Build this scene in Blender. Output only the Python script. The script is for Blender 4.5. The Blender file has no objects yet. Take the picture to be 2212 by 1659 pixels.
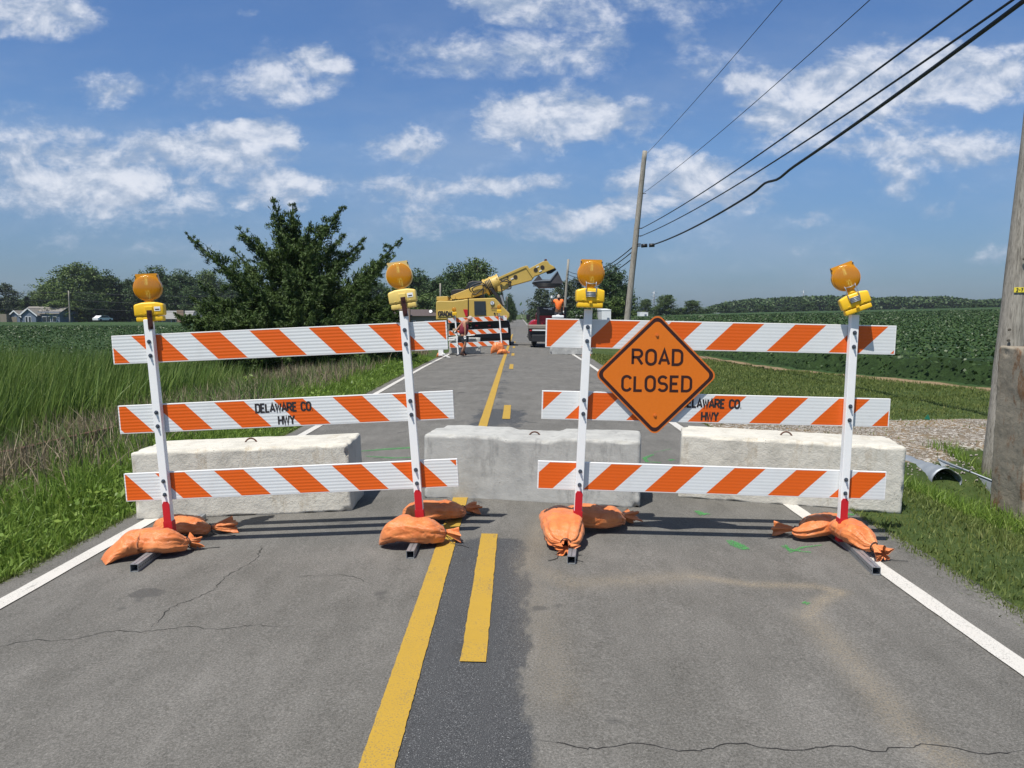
import bpy, bmesh, math, random
import numpy as np
from mathutils import Vector, Matrix, Quaternion, noise as mn
random.seed(7); RNG = np.random.default_rng(11)
scene = bpy.context.scene
col = scene.collection

# ------------------------------------------------------------------ camera
F = 1661.0; CX = 1106.0; CY = 829.5; CAMH = 1.6
YAW = math.radians(0.414); PITCH = math.radians(5.177)
cd = bpy.data.cameras.new('camera'); cam = bpy.data.objects.new('camera', cd); col.objects.link(cam)
cam.location = (0, 0, CAMH); cam.rotation_euler = (math.radians(90) - PITCH, 0, YAW)
cd.sensor_width = 36; cd.lens = 36 * F / 2212.0; cd.clip_start = 0.05; cd.clip_end = 9000
scene.camera = cam
scene.view_settings.view_transform = 'Standard'; scene.view_settings.look = 'None'
scene.view_settings.exposure = 0.30; scene.view_settings.gamma = 1
# ------------------------------------------------------------------ sun
TOSUN = Vector((-0.27, -0.40, 1.0)).normalized()
sd = bpy.data.lights.new('sun', 'SUN'); sun = bpy.data.objects.new('sun', sd); col.objects.link(sun)
sd.energy = 4.6; sd.angle = math.radians(0.5); sd.color = (1.0, 0.955, 0.88)
sun.rotation_euler = TOSUN.to_track_quat('Z', 'Y').to_euler()
# ------------------------------------------------------------------ world
W = bpy.data.worlds.new('World'); scene.world = W; W.use_nodes = True
nt = W.node_tree; nt.nodes.clear()
def N(t, **k):
    n = nt.nodes.new(t)
    for a, b in k.items(): setattr(n, a, b)
    return n
def L(a, b): nt.links.new(a, b)
def MA(op, a, b=None, c=None, clamp=False):
    n = N('ShaderNodeMath', operation=op, use_clamp=clamp)
    for i, v in enumerate((a, b, c)):
        if v is None: continue
        if isinstance(v, (int, float)): n.inputs[i].default_value = v
        else: L(v, n.inputs[i])
    return n.outputs[0]
def VM(op, a, b=None, c=None, out=0):
    n = N('ShaderNodeVectorMath', operation=op)
    for i, v in enumerate((a, b, c)):
        if v is None: continue
        if isinstance(v, tuple): n.inputs[i].default_value = v
        else: L(v, n.inputs[i])
    return n.outputs[out]
def SS(x, a, b):
    n = N('ShaderNodeMapRange', interpolation_type='SMOOTHSTEP')
    n.inputs[1].default_value = a; n.inputs[2].default_value = b
    L(x, n.inputs[0]); return n.outputs[0]
def NZ(v, s, d=5, r=.55, lac=2.0, dist=0):
    n = N('ShaderNodeTexNoise'); n.inputs['Scale'].default_value = s; n.inputs['Detail'].default_value = d
    n.inputs['Roughness'].default_value = r; n.inputs['Distortion'].default_value = dist
    L(v, n.inputs['Vector']); return n
sky = N('ShaderNodeTexSky', sky_type='NISHITA'); sky.sun_disc = False
sky.sun_elevation = math.radians(64.2); sky.sun_rotation = math.radians(214)
sky.air_density = 1.0; sky.dust_density = 0.6; sky.ozone_density = 2.0; sky.altitude = 200
tc = N('ShaderNodeTexCoord'); D = tc.outputs['Generated']
sep = N('ShaderNodeSeparateXYZ'); L(D, sep.inputs[0])
ay = MA('MAXIMUM', MA('ABSOLUTE', sep.outputs[1]), 0.05)
u = MA('DIVIDE', sep.outputs[0], ay); v = MA('DIVIDE', sep.outputs[2], ay)
cb = N('ShaderNodeCombineXYZ'); L(u, cb.inputs[0]); L(v, cb.inputs[1]); L(MA('MULTIPLY', MA('SIGN', sep.outputs[1]), 1.0), cb.inputs[2])
P = cb.outputs[0]
# domain warp, wisps drawn out a little along the horizon
st = VM('MULTIPLY', P, (1.0, 1.7, 1.0))
w1 = NZ(st, 5.5, 6, .62)
wv = VM('MULTIPLY_ADD', VM('SUBTRACT', w1.outputs['Color'], (.5, .5, .5)), (.13, .075, 0), P)
w2 = NZ(st, 21, 4, .6)
wv = VM('MULTIPLY_ADD', VM('SUBTRACT', w2.outputs['Color'], (.5, .5, .5)), (.035, .022, 0), wv)
yaw_c = math.tan(YAW)
def uv(px, py):
    a = (px - 1118.0) / F; e = (679.0 - py) / F
    # undo pitch
    b = (CY - py) / F; fy = math.cos(PITCH) + b * math.sin(PITCH)
    return ((px - CX) / F / fy - yaw_c, (-math.sin(PITCH) + b * math.cos(PITCH)) / fy)
CL = [(60,30,150,62,1.1),(225,190,75,42,.75),(410,190,105,62,.55),(620,165,125,78,.9),(690,120,60,40,.6),
 (990,125,190,62,.72),(1240,105,120,68,.8),(870,315,115,38,.85),(1075,250,75,58,1.0),(1190,250,110,70,1.05),(1340,265,150,55,.75),
 (900,410,190,46,.78),(1110,385,120,40,.8),(625,415,100,44,1.0),(300,350,330,85,.72),(90,400,230,80,.62),(270,445,280,50,.66),(60,270,140,60,.5),
 (585,290,75,34,.9),(480,330,190,60,.55),(1300,5,330,48,.7),(1100,20,110,50,.5),(1930,170,210,95,1.15),(1740,215,160,70,1.0),(2150,160,140,75,1.0),
 (2010,325,290,58,.98),(1660,285,110,50,.75),(1420,395,130,56,.95),(1570,400,120,52,.85),(1230,475,180,40,.82),(1480,462,190,36,.8),(920,485,150,34,.65),
 (1945,402,75,34,.62),(1560,150,120,60,.62),(1480,75,60,34,.5),(1790,470,110,22,.55),(2025,452,50,22,.6),(2150,538,80,24,.55),(1700,540,70,18,.45),
 (200,520,240,34,.4),(500,520,180,30,.35),(920,545,90,16,.35),(510,18,32,16,.5),(1400,330,60,30,.4),(2090,420,60,26,.4)]
acc = None
for (x, y, rx, ry, I) in CL:
    cu, cv = uv(x, y); rx *= 1.22 / F; ry *= 1.18 / F; I *= .95
    q = VM('MULTIPLY_ADD', wv, (1 / rx, 1 / ry, 0), (-cu / rx, -cv / ry, 0))
    d = VM('DOT_PRODUCT', q, q, out=1)
    g = MA('MAXIMUM', MA('MULTIPLY_ADD', d, -I, I), 0.0)
    acc = g if acc is None else MA('ADD', acc, g)
acc = MA('MINIMUM', acc, 1.1)
front = SS(sep.outputs[1], .1, .25)
# everywhere else: scattered fair-weather cloud of the same kind
gen = SS(NZ(VM('MULTIPLY', D, (1, 1, 2.2)), 3.2, 5, .6).outputs[0], .48, .72)
acc = MA('ADD', MA('MULTIPLY', acc, front), MA('MULTIPLY', MA('MULTIPLY', gen, .9), MA('SUBTRACT', 1.0, front)))
nA = NZ(VM('MULTIPLY', P, (1, 1.5, 1)), 13, 8, .62, dist=.3).outputs[0]
nB = NZ(VM('MULTIPLY', P, (1, 1.6, 1)), 42, 6, .6).outputs[0]
nC = NZ(VM('MULTIPLY', P, (1, 1.2, 1)), 95, 5, .6).outputs[0]
nn = MA('ADD', MA('ADD', MA('MULTIPLY', MA('SUBTRACT', nA, .5), 2.0), MA('MULTIPLY', MA('SUBTRACT', nB, .5), 1.0)), MA('MULTIPLY', MA('SUBTRACT', nC, .5), .45))
dens = MA('ADD', acc, MA('MULTIPLY', nn, MA('ADD', .35, MA('MULTIPLY', acc, .6))))
mask = MA('ADD', MA('MULTIPLY', SS(dens, .24, .95), .56), MA('MULTIPLY', SS(dens, .02, 1.5), .38))
# thin high veil, more on the left
veil = MA('MULTIPLY', SS(NZ(VM('MULTIPLY', P, (1, 2.6, 1)), 3.0, 6, .6).outputs[0], .36, .75), .36)
veil = MA('MULTIPLY', veil, SS(v, .5, .2))
mask = MA('MAXIMUM', MA('MULTIPLY', mask, .97), veil)
mask = MA('MULTIPLY', mask, SS(sep.outputs[2], -.02, .05))
# cloud tone: self-shadow from the density just above each point (towards the sun)
shade = NZ(VM('ADD', VM('MULTIPLY', P, (1, 1.5, 1)), (0, .022, 0)), 13, 4, .6, dist=.3).outputs[0]
tone = SS(MA('ADD', MA('SUBTRACT', nA, shade), MA('MULTIPLY', MA('SUBTRACT', dens, .5), .22)), -.10, .30)
cmix = N('ShaderNodeMix', data_type='RGBA'); L(tone, cmix.inputs[0])
cmix.inputs[6].default_value = (2.6, 3.2, 4.2, 1); cmix.inputs[7].default_value = (5.6, 5.8, 6.3, 1)
# sky tint (blue of the photograph)
tint = N('ShaderNodeMix', data_type='RGBA', blend_type='MULTIPLY'); tint.inputs[0].default_value = 1
rp = N('ShaderNodeValToRGB'); L(sep.outputs[2], rp.inputs[0]); el = rp.color_ramp.elements
el[0].position = 0; el[0].color = (.205, .285, .43, 1); el[1].position = 1; el[1].color = (.74, .69, .60, 1)
for p_, c_ in ((.07, (.31, .405, .55)), (.20, (.46, .60, .765)), (.42, (.43, .62, .86)), (.60, (.68, .70, .68))): q_ = el.new(p_); q_.color = (*c_, 1)
L(sky.outputs[0], tint.inputs[6]); L(rp.outputs[0], tint.inputs[7])
mx = N('ShaderNodeMix', data_type='RGBA'); L(mask, mx.inputs[0]); L(tint.outputs[2], mx.inputs[6]); L(cmix.outputs[2], mx.inputs[7])
bg = N('ShaderNodeBackground'); bg.inputs[1].default_value = 0.12
L(mx.outputs[2], bg.inputs[0])
wo = N('ShaderNodeOutputWorld'); L(bg.outputs[0], wo.inputs[0])

# ------------------------------------------------------------------ projection helpers (only used to find real places)
cyw, syw, cp, sp = math.cos(YAW), math.sin(YAW), math.cos(PITCH), math.sin(PITCH)
fw = Vector((-syw * cp, cyw * cp, -sp)); rt = Vector((cyw, syw, 0)); upv = Vector((-syw * sp, cyw * sp, cp))
def ray(x, y): return fw + rt * ((x - CX) / F) + upv * ((CY - y) / F)
def atY(x, y, Y):
    r = ray(x, y); t = Y / r.y; return Vector((r.x * t, Y, CAMH + r.z * t))
def lerp(a, b, t): return a + (b - a) * t
def sstep(x, a, b):
    t = np.clip((np.asarray(x, float) - a) / (b - a), 0, 1); return t * t * (3 - 2 * t)
ROADL, ROADR, CROWN = -3.30, 2.86, -.35
def zroad(y): return np.interp(y, [0, 25, 33, 45, 120, 200, 330, 600, 700, 2500], [0, 0, -.06, -.14, -.62, -.95, -.75, 1.6, 1.0, -6])
def crown(x):
    x = np.asarray(x, float); d = x - CROWN
    return np.where(d < 0, d * .040, -d * .022)
def hnoise(x, y, s, seed=0):
    return (np.sin(x * s * 1.3 + seed) * np.cos(y * s * .9 + seed * 2) + np.sin(x * s * .51 + y * s * .77 + seed * 3) + np.cos(y * s * 1.7 - x * s * .6 + seed)) / 3
def zground(x, y):
    """terrain height, roads excluded"""
    x = np.asarray(x, float); y = np.asarray(y, float)
    x, y = np.broadcast_arrays(x, y)
    zr = zroad(y)
    eL = crown(ROADL) + zr; eR = crown(ROADR) + zr
    # left: verge, ditch, field
    dl = ROADL - x
    left = eL - .02 - .30 * sstep(dl, .2, 3.4) - .95 * sstep(dl, 3.4, 6.5) + .55 * sstep(dl, 12, 18) * (1 - sstep(y, 60, 120))
    lfar = -.72 + 0 * x
    kl = sstep(dl, 9, 20) * sstep(y, 14, 40)
    left = left * (1 - kl) + lfar * kl
    # right: verge, ditch with culvert, drive, mown swale, field
    dr = x - ROADR
    ditch = -.62 * sstep(dr, .5, 2.6) + .38 * sstep(dr, 3.6, 6.5)
    swale = -.22 * sstep(dr, .5, 2.6)
    dm = 1 - sstep(y - 1.7 * sstep(x, 5.7, 6.3), 8.9, 9.7)
    right = eR - .02 + ditch * dm + swale * (1 - dm)
    uu = x / np.maximum(y, 1)
    hill = (-.35 + sstep(y, 40, 320) * (np.interp(uu, [0, .06, .16, .29, .63, 1.2], [.1, .1, 1.0, 2.0, 4.2, 6])) ) - (eR - .24)
    kr = sstep(dr, 4, 14) * sstep(y, 25, 90)
    right = right + hill * kr
    z = np.where(x < CROWN, left, right)
    amp = .035 * sstep(np.where(x < 0, dl, dr), .4, 2)
    return z + amp * hnoise(x, y, 2.1, 1.0)
def zat(x, y):
    if ROADL < x < ROADR: return float(zroad(y) + crown(x))
    return float(zground(x, y))
def G(px, py, zo=0.0):
    z = 0.0
    for _ in range(40):
        r = ray(px, py); t = (z + zo - CAMH) / r.z; z = .5 * z + .5 * zat(r.x * t, r.y * t)
    return Vector((r.x * t, r.y * t, z))

# ------------------------------------------------------------------ object helpers
def tag(o, label=None, cat=None, group=None, kind=None):
    if label: o['label'] = label
    if cat: o['category'] = cat
    if group: o['group'] = group
    if kind: o['kind'] = kind
    return o
def empty(name, loc, label, cat, group=None, rz=0, rot=None):
    o = bpy.data.objects.new(name, None); o.empty_display_size = .1; col.objects.link(o)
    o.location = loc; o.rotation_euler = rot if rot else (0, 0, rz)
    return tag(o, label, cat, group)
class MB:
    def __init__(s): s.v = []; s.f = []; s.m = []; s.sm = []
    def add(s, vs, fs, mi=0, smooth=False):
        b = len(s.v); s.v += [tuple(p) for p in vs]
        for f in fs: s.f.append([b + i for i in f]); s.m.append(mi); s.sm.append(smooth)
        return s
    def box(s, c, d, R=None, mi=0, taper=1.0):
        x, y, z = d[0] / 2, d[1] / 2, d[2] / 2; c = Vector(c)
        vs = []
        for sz in (-1, 1):
            t = taper if sz > 0 else 1
            for sx, sy in ((-1, -1), (1, -1), (1, 1), (-1, 1)): vs.append(Vector((sx * x * t, sy * y * t, sz * z)))
        if R is not None: vs = [R @ p for p in vs]
        return s.add([c + p for p in vs], [(3, 2, 1, 0), (4, 5, 6, 7), (0, 1, 5, 4), (1, 2, 6, 5), (2, 3, 7, 6), (3, 0, 4, 7)], mi)
    def bbox(s, c, d, b=.005, R=None, mi=0):
        """bevelled box"""
        bm = bmesh.new(); bmesh.ops.create_cube(bm, size=1)
        for p in bm.verts: p.co = Vector((p.co.x * d[0], p.co.y * d[1], p.co.z * d[2]))
        bmesh.ops.bevel(bm, geom=list(bm.edges), offset=min(b, min(d) * .45), segments=2, affect='EDGES', profile=.6)
        bm.verts.index_update(); c = Vector(c)
        vs = [(R @ p.co if R is not None else p.co) + c for p in bm.verts]; fs = [[q.index for q in f.verts] for f in bm.faces]
        bm.free(); return s.add(vs, fs, mi)
    def tube(s, pts, r, n=8, caps=True, mi=0, smooth=True):
        pts = [Vector(p) for p in pts]; rs = r if isinstance(r, (list, tuple)) else [r] * len(pts)
        t0 = (pts[1] - pts[0]).normalized(); a = t0.orthogonal().normalized(); vs = []
        for i, p in enumerate(pts):
            t = (pts[min(i + 1, len(pts) - 1)] - pts[max(i - 1, 0)]).normalized()
            a = (a - t * a.dot(t)); a = a.normalized() if a.length > 1e-6 else t.orthogonal().normalized()
            b = t.cross(a)
            for k in range(n):
                th = 2 * math.pi * k / n; vs.append(p + (a * math.cos(th) + b * math.sin(th)) * rs[i])
        fs = []
        for i in range(len(pts) - 1):
            for k in range(n):
                k2 = (k + 1) % n; fs.append((i * n + k, i * n + k2, (i + 1) * n + k2, (i + 1) * n + k))
        s.add(vs, fs, mi, smooth)
        if caps:
            b = len(s.v) - len(vs)
            s.f.append([b + k for k in range(n)][::-1]); s.m.append(mi); s.sm.append(False)
            s.f.append([b + (len(pts) - 1) * n + k for k in range(n)]); s.m.append(mi); s.sm.append(False)
        return s
    def prism(s, poly, axis, depth, mi=0, bevel=0):
        """poly: list of (a,b) in plane; axis 'y': (x,z) at y from depth[0] to depth[1]"""
        mp = {'y': lambda a, b, d: (a, d, b), 'x': lambda a, b, d: (d, a, b), 'z': lambda a, b, d: (a, b, d)}[axis]
        n = len(poly); vs = [mp(a, b, depth[0]) for a, b in poly] + [mp(a, b, depth[1]) for a, b in poly]
        fs = [list(range(n)), list(range(2 * n - 1, n - 1, -1))] + [(i, i + n, (i + 1) % n + n, (i + 1) % n) for i in range(n)]
        return s.add(vs, fs, mi)
    def build(s, name, mats, parent=None, sub=0):
        me = bpy.data.meshes.new(name); me.from_pydata(s.v, [], s.f)
        for m in (mats if isinstance(mats, (list, tuple)) else [mats]): me.materials.append(m)
        me.polygons.foreach_set('material_index', s.m); me.polygons.foreach_set('use_smooth', s.sm)
        bm = bmesh.new(); bm.from_mesh(me); bmesh.ops.recalc_face_normals(bm, faces=bm.faces); bm.to_mesh(me); bm.free()
        me.update(); o = bpy.data.objects.new(name, me); col.objects.link(o)
        if parent: o.parent = parent
        return o
def npmesh(name, V, Fq, mat, parent=None, rnd=None, smooth=False, ntri=4):
    """V (n,3) float, Fq (m,k) int"""
    me = bpy.data.meshes.new(name); n = len(V); m, k = Fq.shape
    me.vertices.add(n); me.vertices.foreach_set('co', np.ascontiguousarray(V, np.float32).ravel())
    me.loops.add(m * k); me.loops.foreach_set('vertex_index', np.ascontiguousarray(Fq, np.int32).ravel())
    me.polygons.add(m); me.polygons.foreach_set('loop_start', np.arange(0, m * k, k, dtype=np.int32))
    me.polygons.foreach_set('loop_total', np.full(m, k, np.int32))
    if smooth: me.polygons.foreach_set('use_smooth', np.ones(m, bool))
    me.update(calc_edges=True)
    if rnd is not None:
        for nm, arr in rnd.items():
            a = me.attributes.new(nm, 'FLOAT', 'POINT'); a.data.foreach_set('value', np.ascontiguousarray(arr, np.float32))
    me.materials.append(mat)
    o = bpy.data.objects.new(name, me); col.objects.link(o)
    if parent: o.parent = parent
    return o
def children(o): return [c for c in bpy.data.objects if c.parent == o]
def copy_tree(o, parent=None, kids=None):
    c = o.copy(); col.objects.link(c); c.parent = parent
    for ch in list(o.children): copy_tree(ch, c)
    return c

# ------------------------------------------------------------------ materials
class Mat:
    def __init__(s, name):
        s.m = bpy.data.materials.new(name); s.m.use_nodes = True; s.nt = s.m.node_tree
        s.b = s.nt.nodes['Principled BSDF']
    def n(s, t, **k):
        n = s.nt.nodes.new(t)
        for a, b in k.items(): setattr(n, a, b)
        return n
    def l(s, a, b): s.nt.links.new(a, b)
    def noise(s, scale, detail=4, rough=.55, vec=None, st=None, dist=0):
        n = s.n('ShaderNodeTexNoise'); n.inputs['Scale'].default_value = scale; n.inputs['Detail'].default_value = detail
        n.inputs['Roughness'].default_value = rough; n.inputs['Distortion'].default_value = dist
        v = vec or s.oc()
        if st:
            mp = s.n('ShaderNodeMapping'); mp.inputs['Scale'].default_value = st; s.l(v, mp.inputs[0]); v = mp.outputs[0]
        s.l(v, n.inputs['Vector']); return n.outputs[0]
    def oc(s):
        if not hasattr(s, '_oc'): s._oc = s.n('ShaderNodeTexCoord').outputs['Object']
        return s._oc
    def attr(s, nm):
        a = s.n('ShaderNodeAttribute'); a.attribute_name = nm; return a.outputs['Fac']
    def ramp(s, f, stops):
        r = s.n('ShaderNodeValToRGB'); s.l(f, r.inputs[0]); e = r.color_ramp.elements
        while len(e) > 1: e.remove(e[-1])
        for i, (p, c) in enumerate(stops):
            q = e[0] if i == 0 else e.new(p)
            q.position = p; q.color = (*c, 1) if len(c) == 3 else c
        return r.outputs[0]
    def mix(s, f, a, b, blend='MIX'):
        n = s.n('ShaderNodeMix', data_type='RGBA', blend_type=blend)
        for i, v in ((0, f), (6, a), (7, b)):
            if isinstance(v, (int, float)): n.inputs[i].default_value = v
            elif isinstance(v, tuple): n.inputs[i].default_value = (*v, 1)
            else: s.l(v, n.inputs[i])
        return n.outputs[2]
    def ma(s, op, a, b=None, c=None, clamp=False):
        n = s.n('ShaderNodeMath', operation=op, use_clamp=clamp)
        for i, v in enumerate((a, b, c)):
            if v is None: continue
            if isinstance(v, (int, float)): n.inputs[i].default_value = v
            else: s.l(v, n.inputs[i])
        return n.outputs[0]
    def ss(s, x, a, b):
        n = s.n('ShaderNodeMapRange', interpolation_type='SMOOTHSTEP'); n.inputs[1].default_value = a; n.inputs[2].default_value = b
        s.l(x, n.inputs[0]); return n.outputs[0]
    def set(s, col=None, rough=None, metal=None, spec=None, **k):
        for nm, v in (('Base Color', col), ('Roughness', rough), ('Metallic', metal), ('Specular IOR Level', spec)):
            if v is None: continue
            if isinstance(v, tuple): s.b.inputs[nm].default_value = (*v, 1)
            elif isinstance(v, (int, float)): s.b.inputs[nm].default_value = v
            else: s.l(v, s.b.inputs[nm])
        for kk, v in k.items(): s.b.inputs[kk].default_value = v
        return s
    def bump(s, h, strength=.3, dist=.01):
        b = s.n('ShaderNodeBump'); b.inputs['Strength'].default_value = strength; b.inputs['Distance'].default_value = dist
        s.l(h, b.inputs['Height']); s.l(b.outputs[0], s.b.inputs['Normal']); return s
def simple(name, c, rough=.5, metal=0, var=.12, scale=8, bump=0, spec=.5, bscale=None):
    m = Mat(name); n = m.noise(scale, 5, .6)
    m.set(m.mix(n, tuple(max(0, x * (1 - var)) for x in c), tuple(min(1, x * (1 + var)) for x in c)), rough, metal, spec)
    if bump: m.bump(m.noise(bscale or scale * 4, 5, .6), bump, .01)
    return m.m
M = {}
def leafmat(name, stops, rough=.55, scale=.25, tr=.0):
    m = Mat(name); f = m.ma('ADD', m.ma('MULTIPLY', m.attr('rnd'), .6), m.ma('MULTIPLY', m.noise(scale, 3, .6), .45))
    m.set(m.ramp(f, stops), rough, spec=.3)
    if tr:
        t = m.n('ShaderNodeBsdfTranslucent'); m.l(m.b.inputs['Base Color'].links[0].from_socket, t.inputs[0])
        x = m.n('ShaderNodeMixShader'); x.inputs[0].default_value = tr
        out = m.nt.nodes['Material Output']; m.l(m.b.outputs[0], x.inputs[1]); m.l(t.outputs[0], x.inputs[2]); m.l(x.outputs[0], out.inputs[0])
    return m.m
M['grass'] = leafmat('grass_blades', [(0, (.06, .10, .016)), (.40, (.13, .22, .032)), (.75, (.22, .31, .055)), (1, (.42, .42, .18))], .5, .6, .3)
M['mown'] = leafmat('mown_grass', [(0, (.055, .078, .017)), (.45, (.11, .15, .034)), (.75, (.18, .205, .058)), (1, (.34, .31, .15))], .6, .8, .2)
M['cattail'] = leafmat('cattail_blades', [(0, (.036, .066, .014)), (.45, (.095, .165, .032)), (.75, (.18, .25, .06)), (1, (.38, .39, .18))], .45, .3, .25)
M['dry'] = leafmat('dry_weeds', [(0, (.10, .082, .048)), (.5, (.22, .175, .11)), (1, (.50, .43, .31))], .7, .6, .15)
M['soy'] = leafmat('soybean_leaves', [(0, (.026, .050, .013)), (.5, (.040, .078, .019)), (.85, (.054, .096, .026)), (1, (.082, .135, .042))], .45, .15, .15)
M['juniper'] = leafmat('juniper_sprays', [(0, (.022, .042, .011)), (.5, (.052, .092, .020)), (.85, (.10, .15, .034)), (1, (.16, .19, .065))], .6, .5, .15)
M['leaf_a'] = leafmat('tree_leaves_dark', [(0, (.022, .046, .015)), (.5, (.046, .085, .026)), (1, (.095, .145, .044))], .55, .12, .15)
M['leaf_b'] = leafmat('tree_leaves_green', [(0, (.032, .062, .014)), (.5, (.078, .125, .028)), (1, (.16, .21, .055))], .55, .12, .15)
M['leaf_c'] = leafmat('tree_leaves_greyish', [(0, (.035, .055, .032)), (.5, (.065, .09, .050)), (1, (.115, .14, .085))], .6, .12, .15)
M['bark'] = simple('bark', (.10, .085, .065), .85, 0, .35, 6, .5)
def wood(name, base, dark):
    m = Mat(name); a = m.noise(6, 8, .7, st=(6, 6, .35), dist=1.2); b = m.noise(2.2, 4, .6, st=(1, 1, .5)); c = m.noise(26, 5, .7, st=(8, 8, .25))
    f = m.ma('ADD', m.ma('MULTIPLY', a, .5), m.ma('MULTIPLY', c, .5))
    cc = m.ramp(f, [(.38, dark), (.46, tuple(lerp(dark[i], base[i], .6) for i in range(3))), (.53, base), (.64, tuple(min(1, x * 1.25) for x in base))])
    cc = m.mix(m.ma('MULTIPLY', m.ss(b, .5, .75), .45), cc, tuple(x * 1.25 for x in dark))
    m.set(cc, .85, spec=.2); m.bump(f, .6, .012); return m.m
M['pole'] = wood('weathered_pole_wood', (.34, .315, .27), (.070, .060, .048))
def concrete(name, base, dark, stain=None, bstr=.5, fine=60):
    m = Mat(name); a = m.noise(2.5, 6, .65); b = m.noise(14, 6, .7, dist=.5); c = m.noise(fine, 5, .7); sv = m.noise(5, 5, .6, st=(1.2, 1.2, .22))
    f = m.ma('ADD', m.ma('MULTIPLY', a, .45), m.ma('ADD', m.ma('MULTIPLY', b, .3), m.ma('MULTIPLY', sv, .25)))
    cc = m.ramp(f, [(.34, dark), (.5, base), (.68, tuple(min(1, x * 1.15) for x in base))])
    vor = m.n('ShaderNodeTexVoronoi'); vor.inputs['Scale'].default_value = 23; m.l(m.oc(), vor.inputs['Vector'])
    pit = m.ma('MULTIPLY', m.ss(vor.outputs['Distance'], .11, .06), m.ss(m.noise(3.1, 2, .5), .56, .62))
    cc = m.mix(pit, cc, (.06, .05, .04))
    if stain:
        sf = m.ma('MULTIPLY', m.ss(m.noise(3.0, 6, .7, st=(1.6, 1.6, .55), dist=.6), .52, .64), m.ss(m.noise(17, 5, .7, st=(1, 1, .4)), .36, .6))
        cc = m.mix(m.ma('MULTIPLY', sf, .85), cc, stain)
    m.set(cc, .9, spec=.25)
    m.bump(m.ma('ADD', m.ma('MULTIPLY', b, 1.0), m.ma('MULTIPLY', c, .35)), bstr, .02); return m.m
M['conc_warm'] = concrete('rough_cream_concrete', (.585, .56, .495), (.43, .41, .36), (.45, .40, .32), .48)
M['conc_grey'] = concrete('smooth_grey_concrete', (.42, .42, .40), (.30, .30, .29), (.27, .27, .26), .25, 40)
M['conc_stain'] = concrete('stained_concrete', (.28, .245, .19), (.16, .138, .105), (.18, .075, .022), .5)
M['white_paint'] = simple('white_paint', (.88, .88, .87), .35, 0, .05, 14)
M['red_paint'] = simple('red_paint', (.50, .012, .022), .4, 0, .2, 9)
M['galv'] = simple('galvanised_steel', (.36, .38, .40), .5, .7, .25, 20, .1)
M['galv_dull'] = simple('dull_galvanised_steel', (.30, .33, .36), .55, .5, .2, 9, .15)
M['steel_dark'] = simple('dark_steel', (.05, .05, .052), .5, .6, .2, 20)
M['bolt'] = simple('bolt_steel', (.16, .18, .22), .35, .8, .15, 60)
M['rust'] = simple('rusty_steel', (.105, .048, .032), .9, 0, .45, 9, .5)
M['brown_metal'] = simple('brown_painted_bracket', (.06, .018, .014), .45, .2, .2, 20)
M['yellow_plastic'] = simple('yellow_plastic', (.90, .54, .02), .38, 0, .06, 10)
M['yellow_pale'] = simple('sun_bleached_yellow_plastic', (.78, .57, .16), .5, 0, .08, 10)
M['rim_amber'] = simple('amber_rim', (.72, .30, .012), .3, 0, .1, 10)
M['rim_pale'] = simple('bleached_amber_rim', (.72, .52, .20), .4, 0, .1, 10)
m = Mat('amber_lens'); r = m.n('ShaderNodeTexWave', wave_type='RINGS', rings_direction='SPHERICAL'); r.inputs['Scale'].default_value = 26
m.l(m.oc(), r.inputs['Vector']); sx = m.n('ShaderNodeSeparateXYZ'); m.l(m.oc(), sx.inputs[0])
rib = m.ma('SINE', m.ma('MULTIPLY', sx.outputs[0], 700.0))
painted_glint = m.ma('MULTIPLY', m.ss(m.ma('ABSOLUTE', m.ma('ADD', sx.outputs[0], m.ma('MULTIPLY', sx.outputs[2], .12))), .022, .002), m.ma('MULTIPLY', m.ss(m.noise(85, 4, .7, st=(1, 1, .22)), .42, .66), m.ss(m.ma('ABSOLUTE', sx.outputs[2]), .012, .03)))  # bright vertical highlight painted into the lens colour
m.set(m.mix(painted_glint, (.66, .26, .006), (1.0, .74, .14)), .12); m.bump(m.ma('ADD', m.ma('MULTIPLY', rib, .5), m.ma('MULTIPLY', r.outputs['Fac'], .4)), .2, .003)
m.b.inputs['Coat Weight'].default_value = .5; m.b.inputs['Transmission Weight'].default_value = .25
M['lens'] = m.m
m = Mat('orange_sandbag_plastic'); nb = m.noise(9, 5, .6); wv1 = m.n('ShaderNodeTexWave'); wv1.inputs['Scale'].default_value = 90; m.l(m.oc(), wv1.inputs['Vector'])
dust = m.ss(m.noise(3.5, 5, .7), .45, .75)
cc = m.ramp(nb, [(.3, (.58, .145, .032)), (.6, (.74, .235, .068))]); cc = m.mix(m.ma('MULTIPLY', dust, .40), cc, (.62, .30, .15))
m.set(cc, .34, spec=.5); m.bump(m.ma('ADD', m.ma('ADD', m.ma('MULTIPLY', m.noise(22, 6, .7, dist=1.5), 1.4), m.ma('MULTIPLY', m.noise(60, 4, .7, dist=.8), .3)), m.ma('MULTIPLY', wv1.outputs['Fac'], .10)), .42, .012)
m.b.inputs['Sheen Weight'].default_value = .1
M['bag'] = m.m
M['bag_dark'] = simple('red_orange_bag_plastic', (.62, .10, .03), .45, 0, .2, 20, .3)
M['black'] = simple('black_plastic', (.02, .02, .022), .5, 0, .2, 20)
M['cable'] = simple('black_cable_jacket', (.012, .016, .022), .55, 0, .1, 3)
M['ink'] = simple('black_stencil_ink', (.022, .018, .020), .6, 0, .3, 40)
M['sign_ink'] = simple('sign_black_sheeting', (.035, .008, .006), .45, 0, .1, 20)
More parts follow.
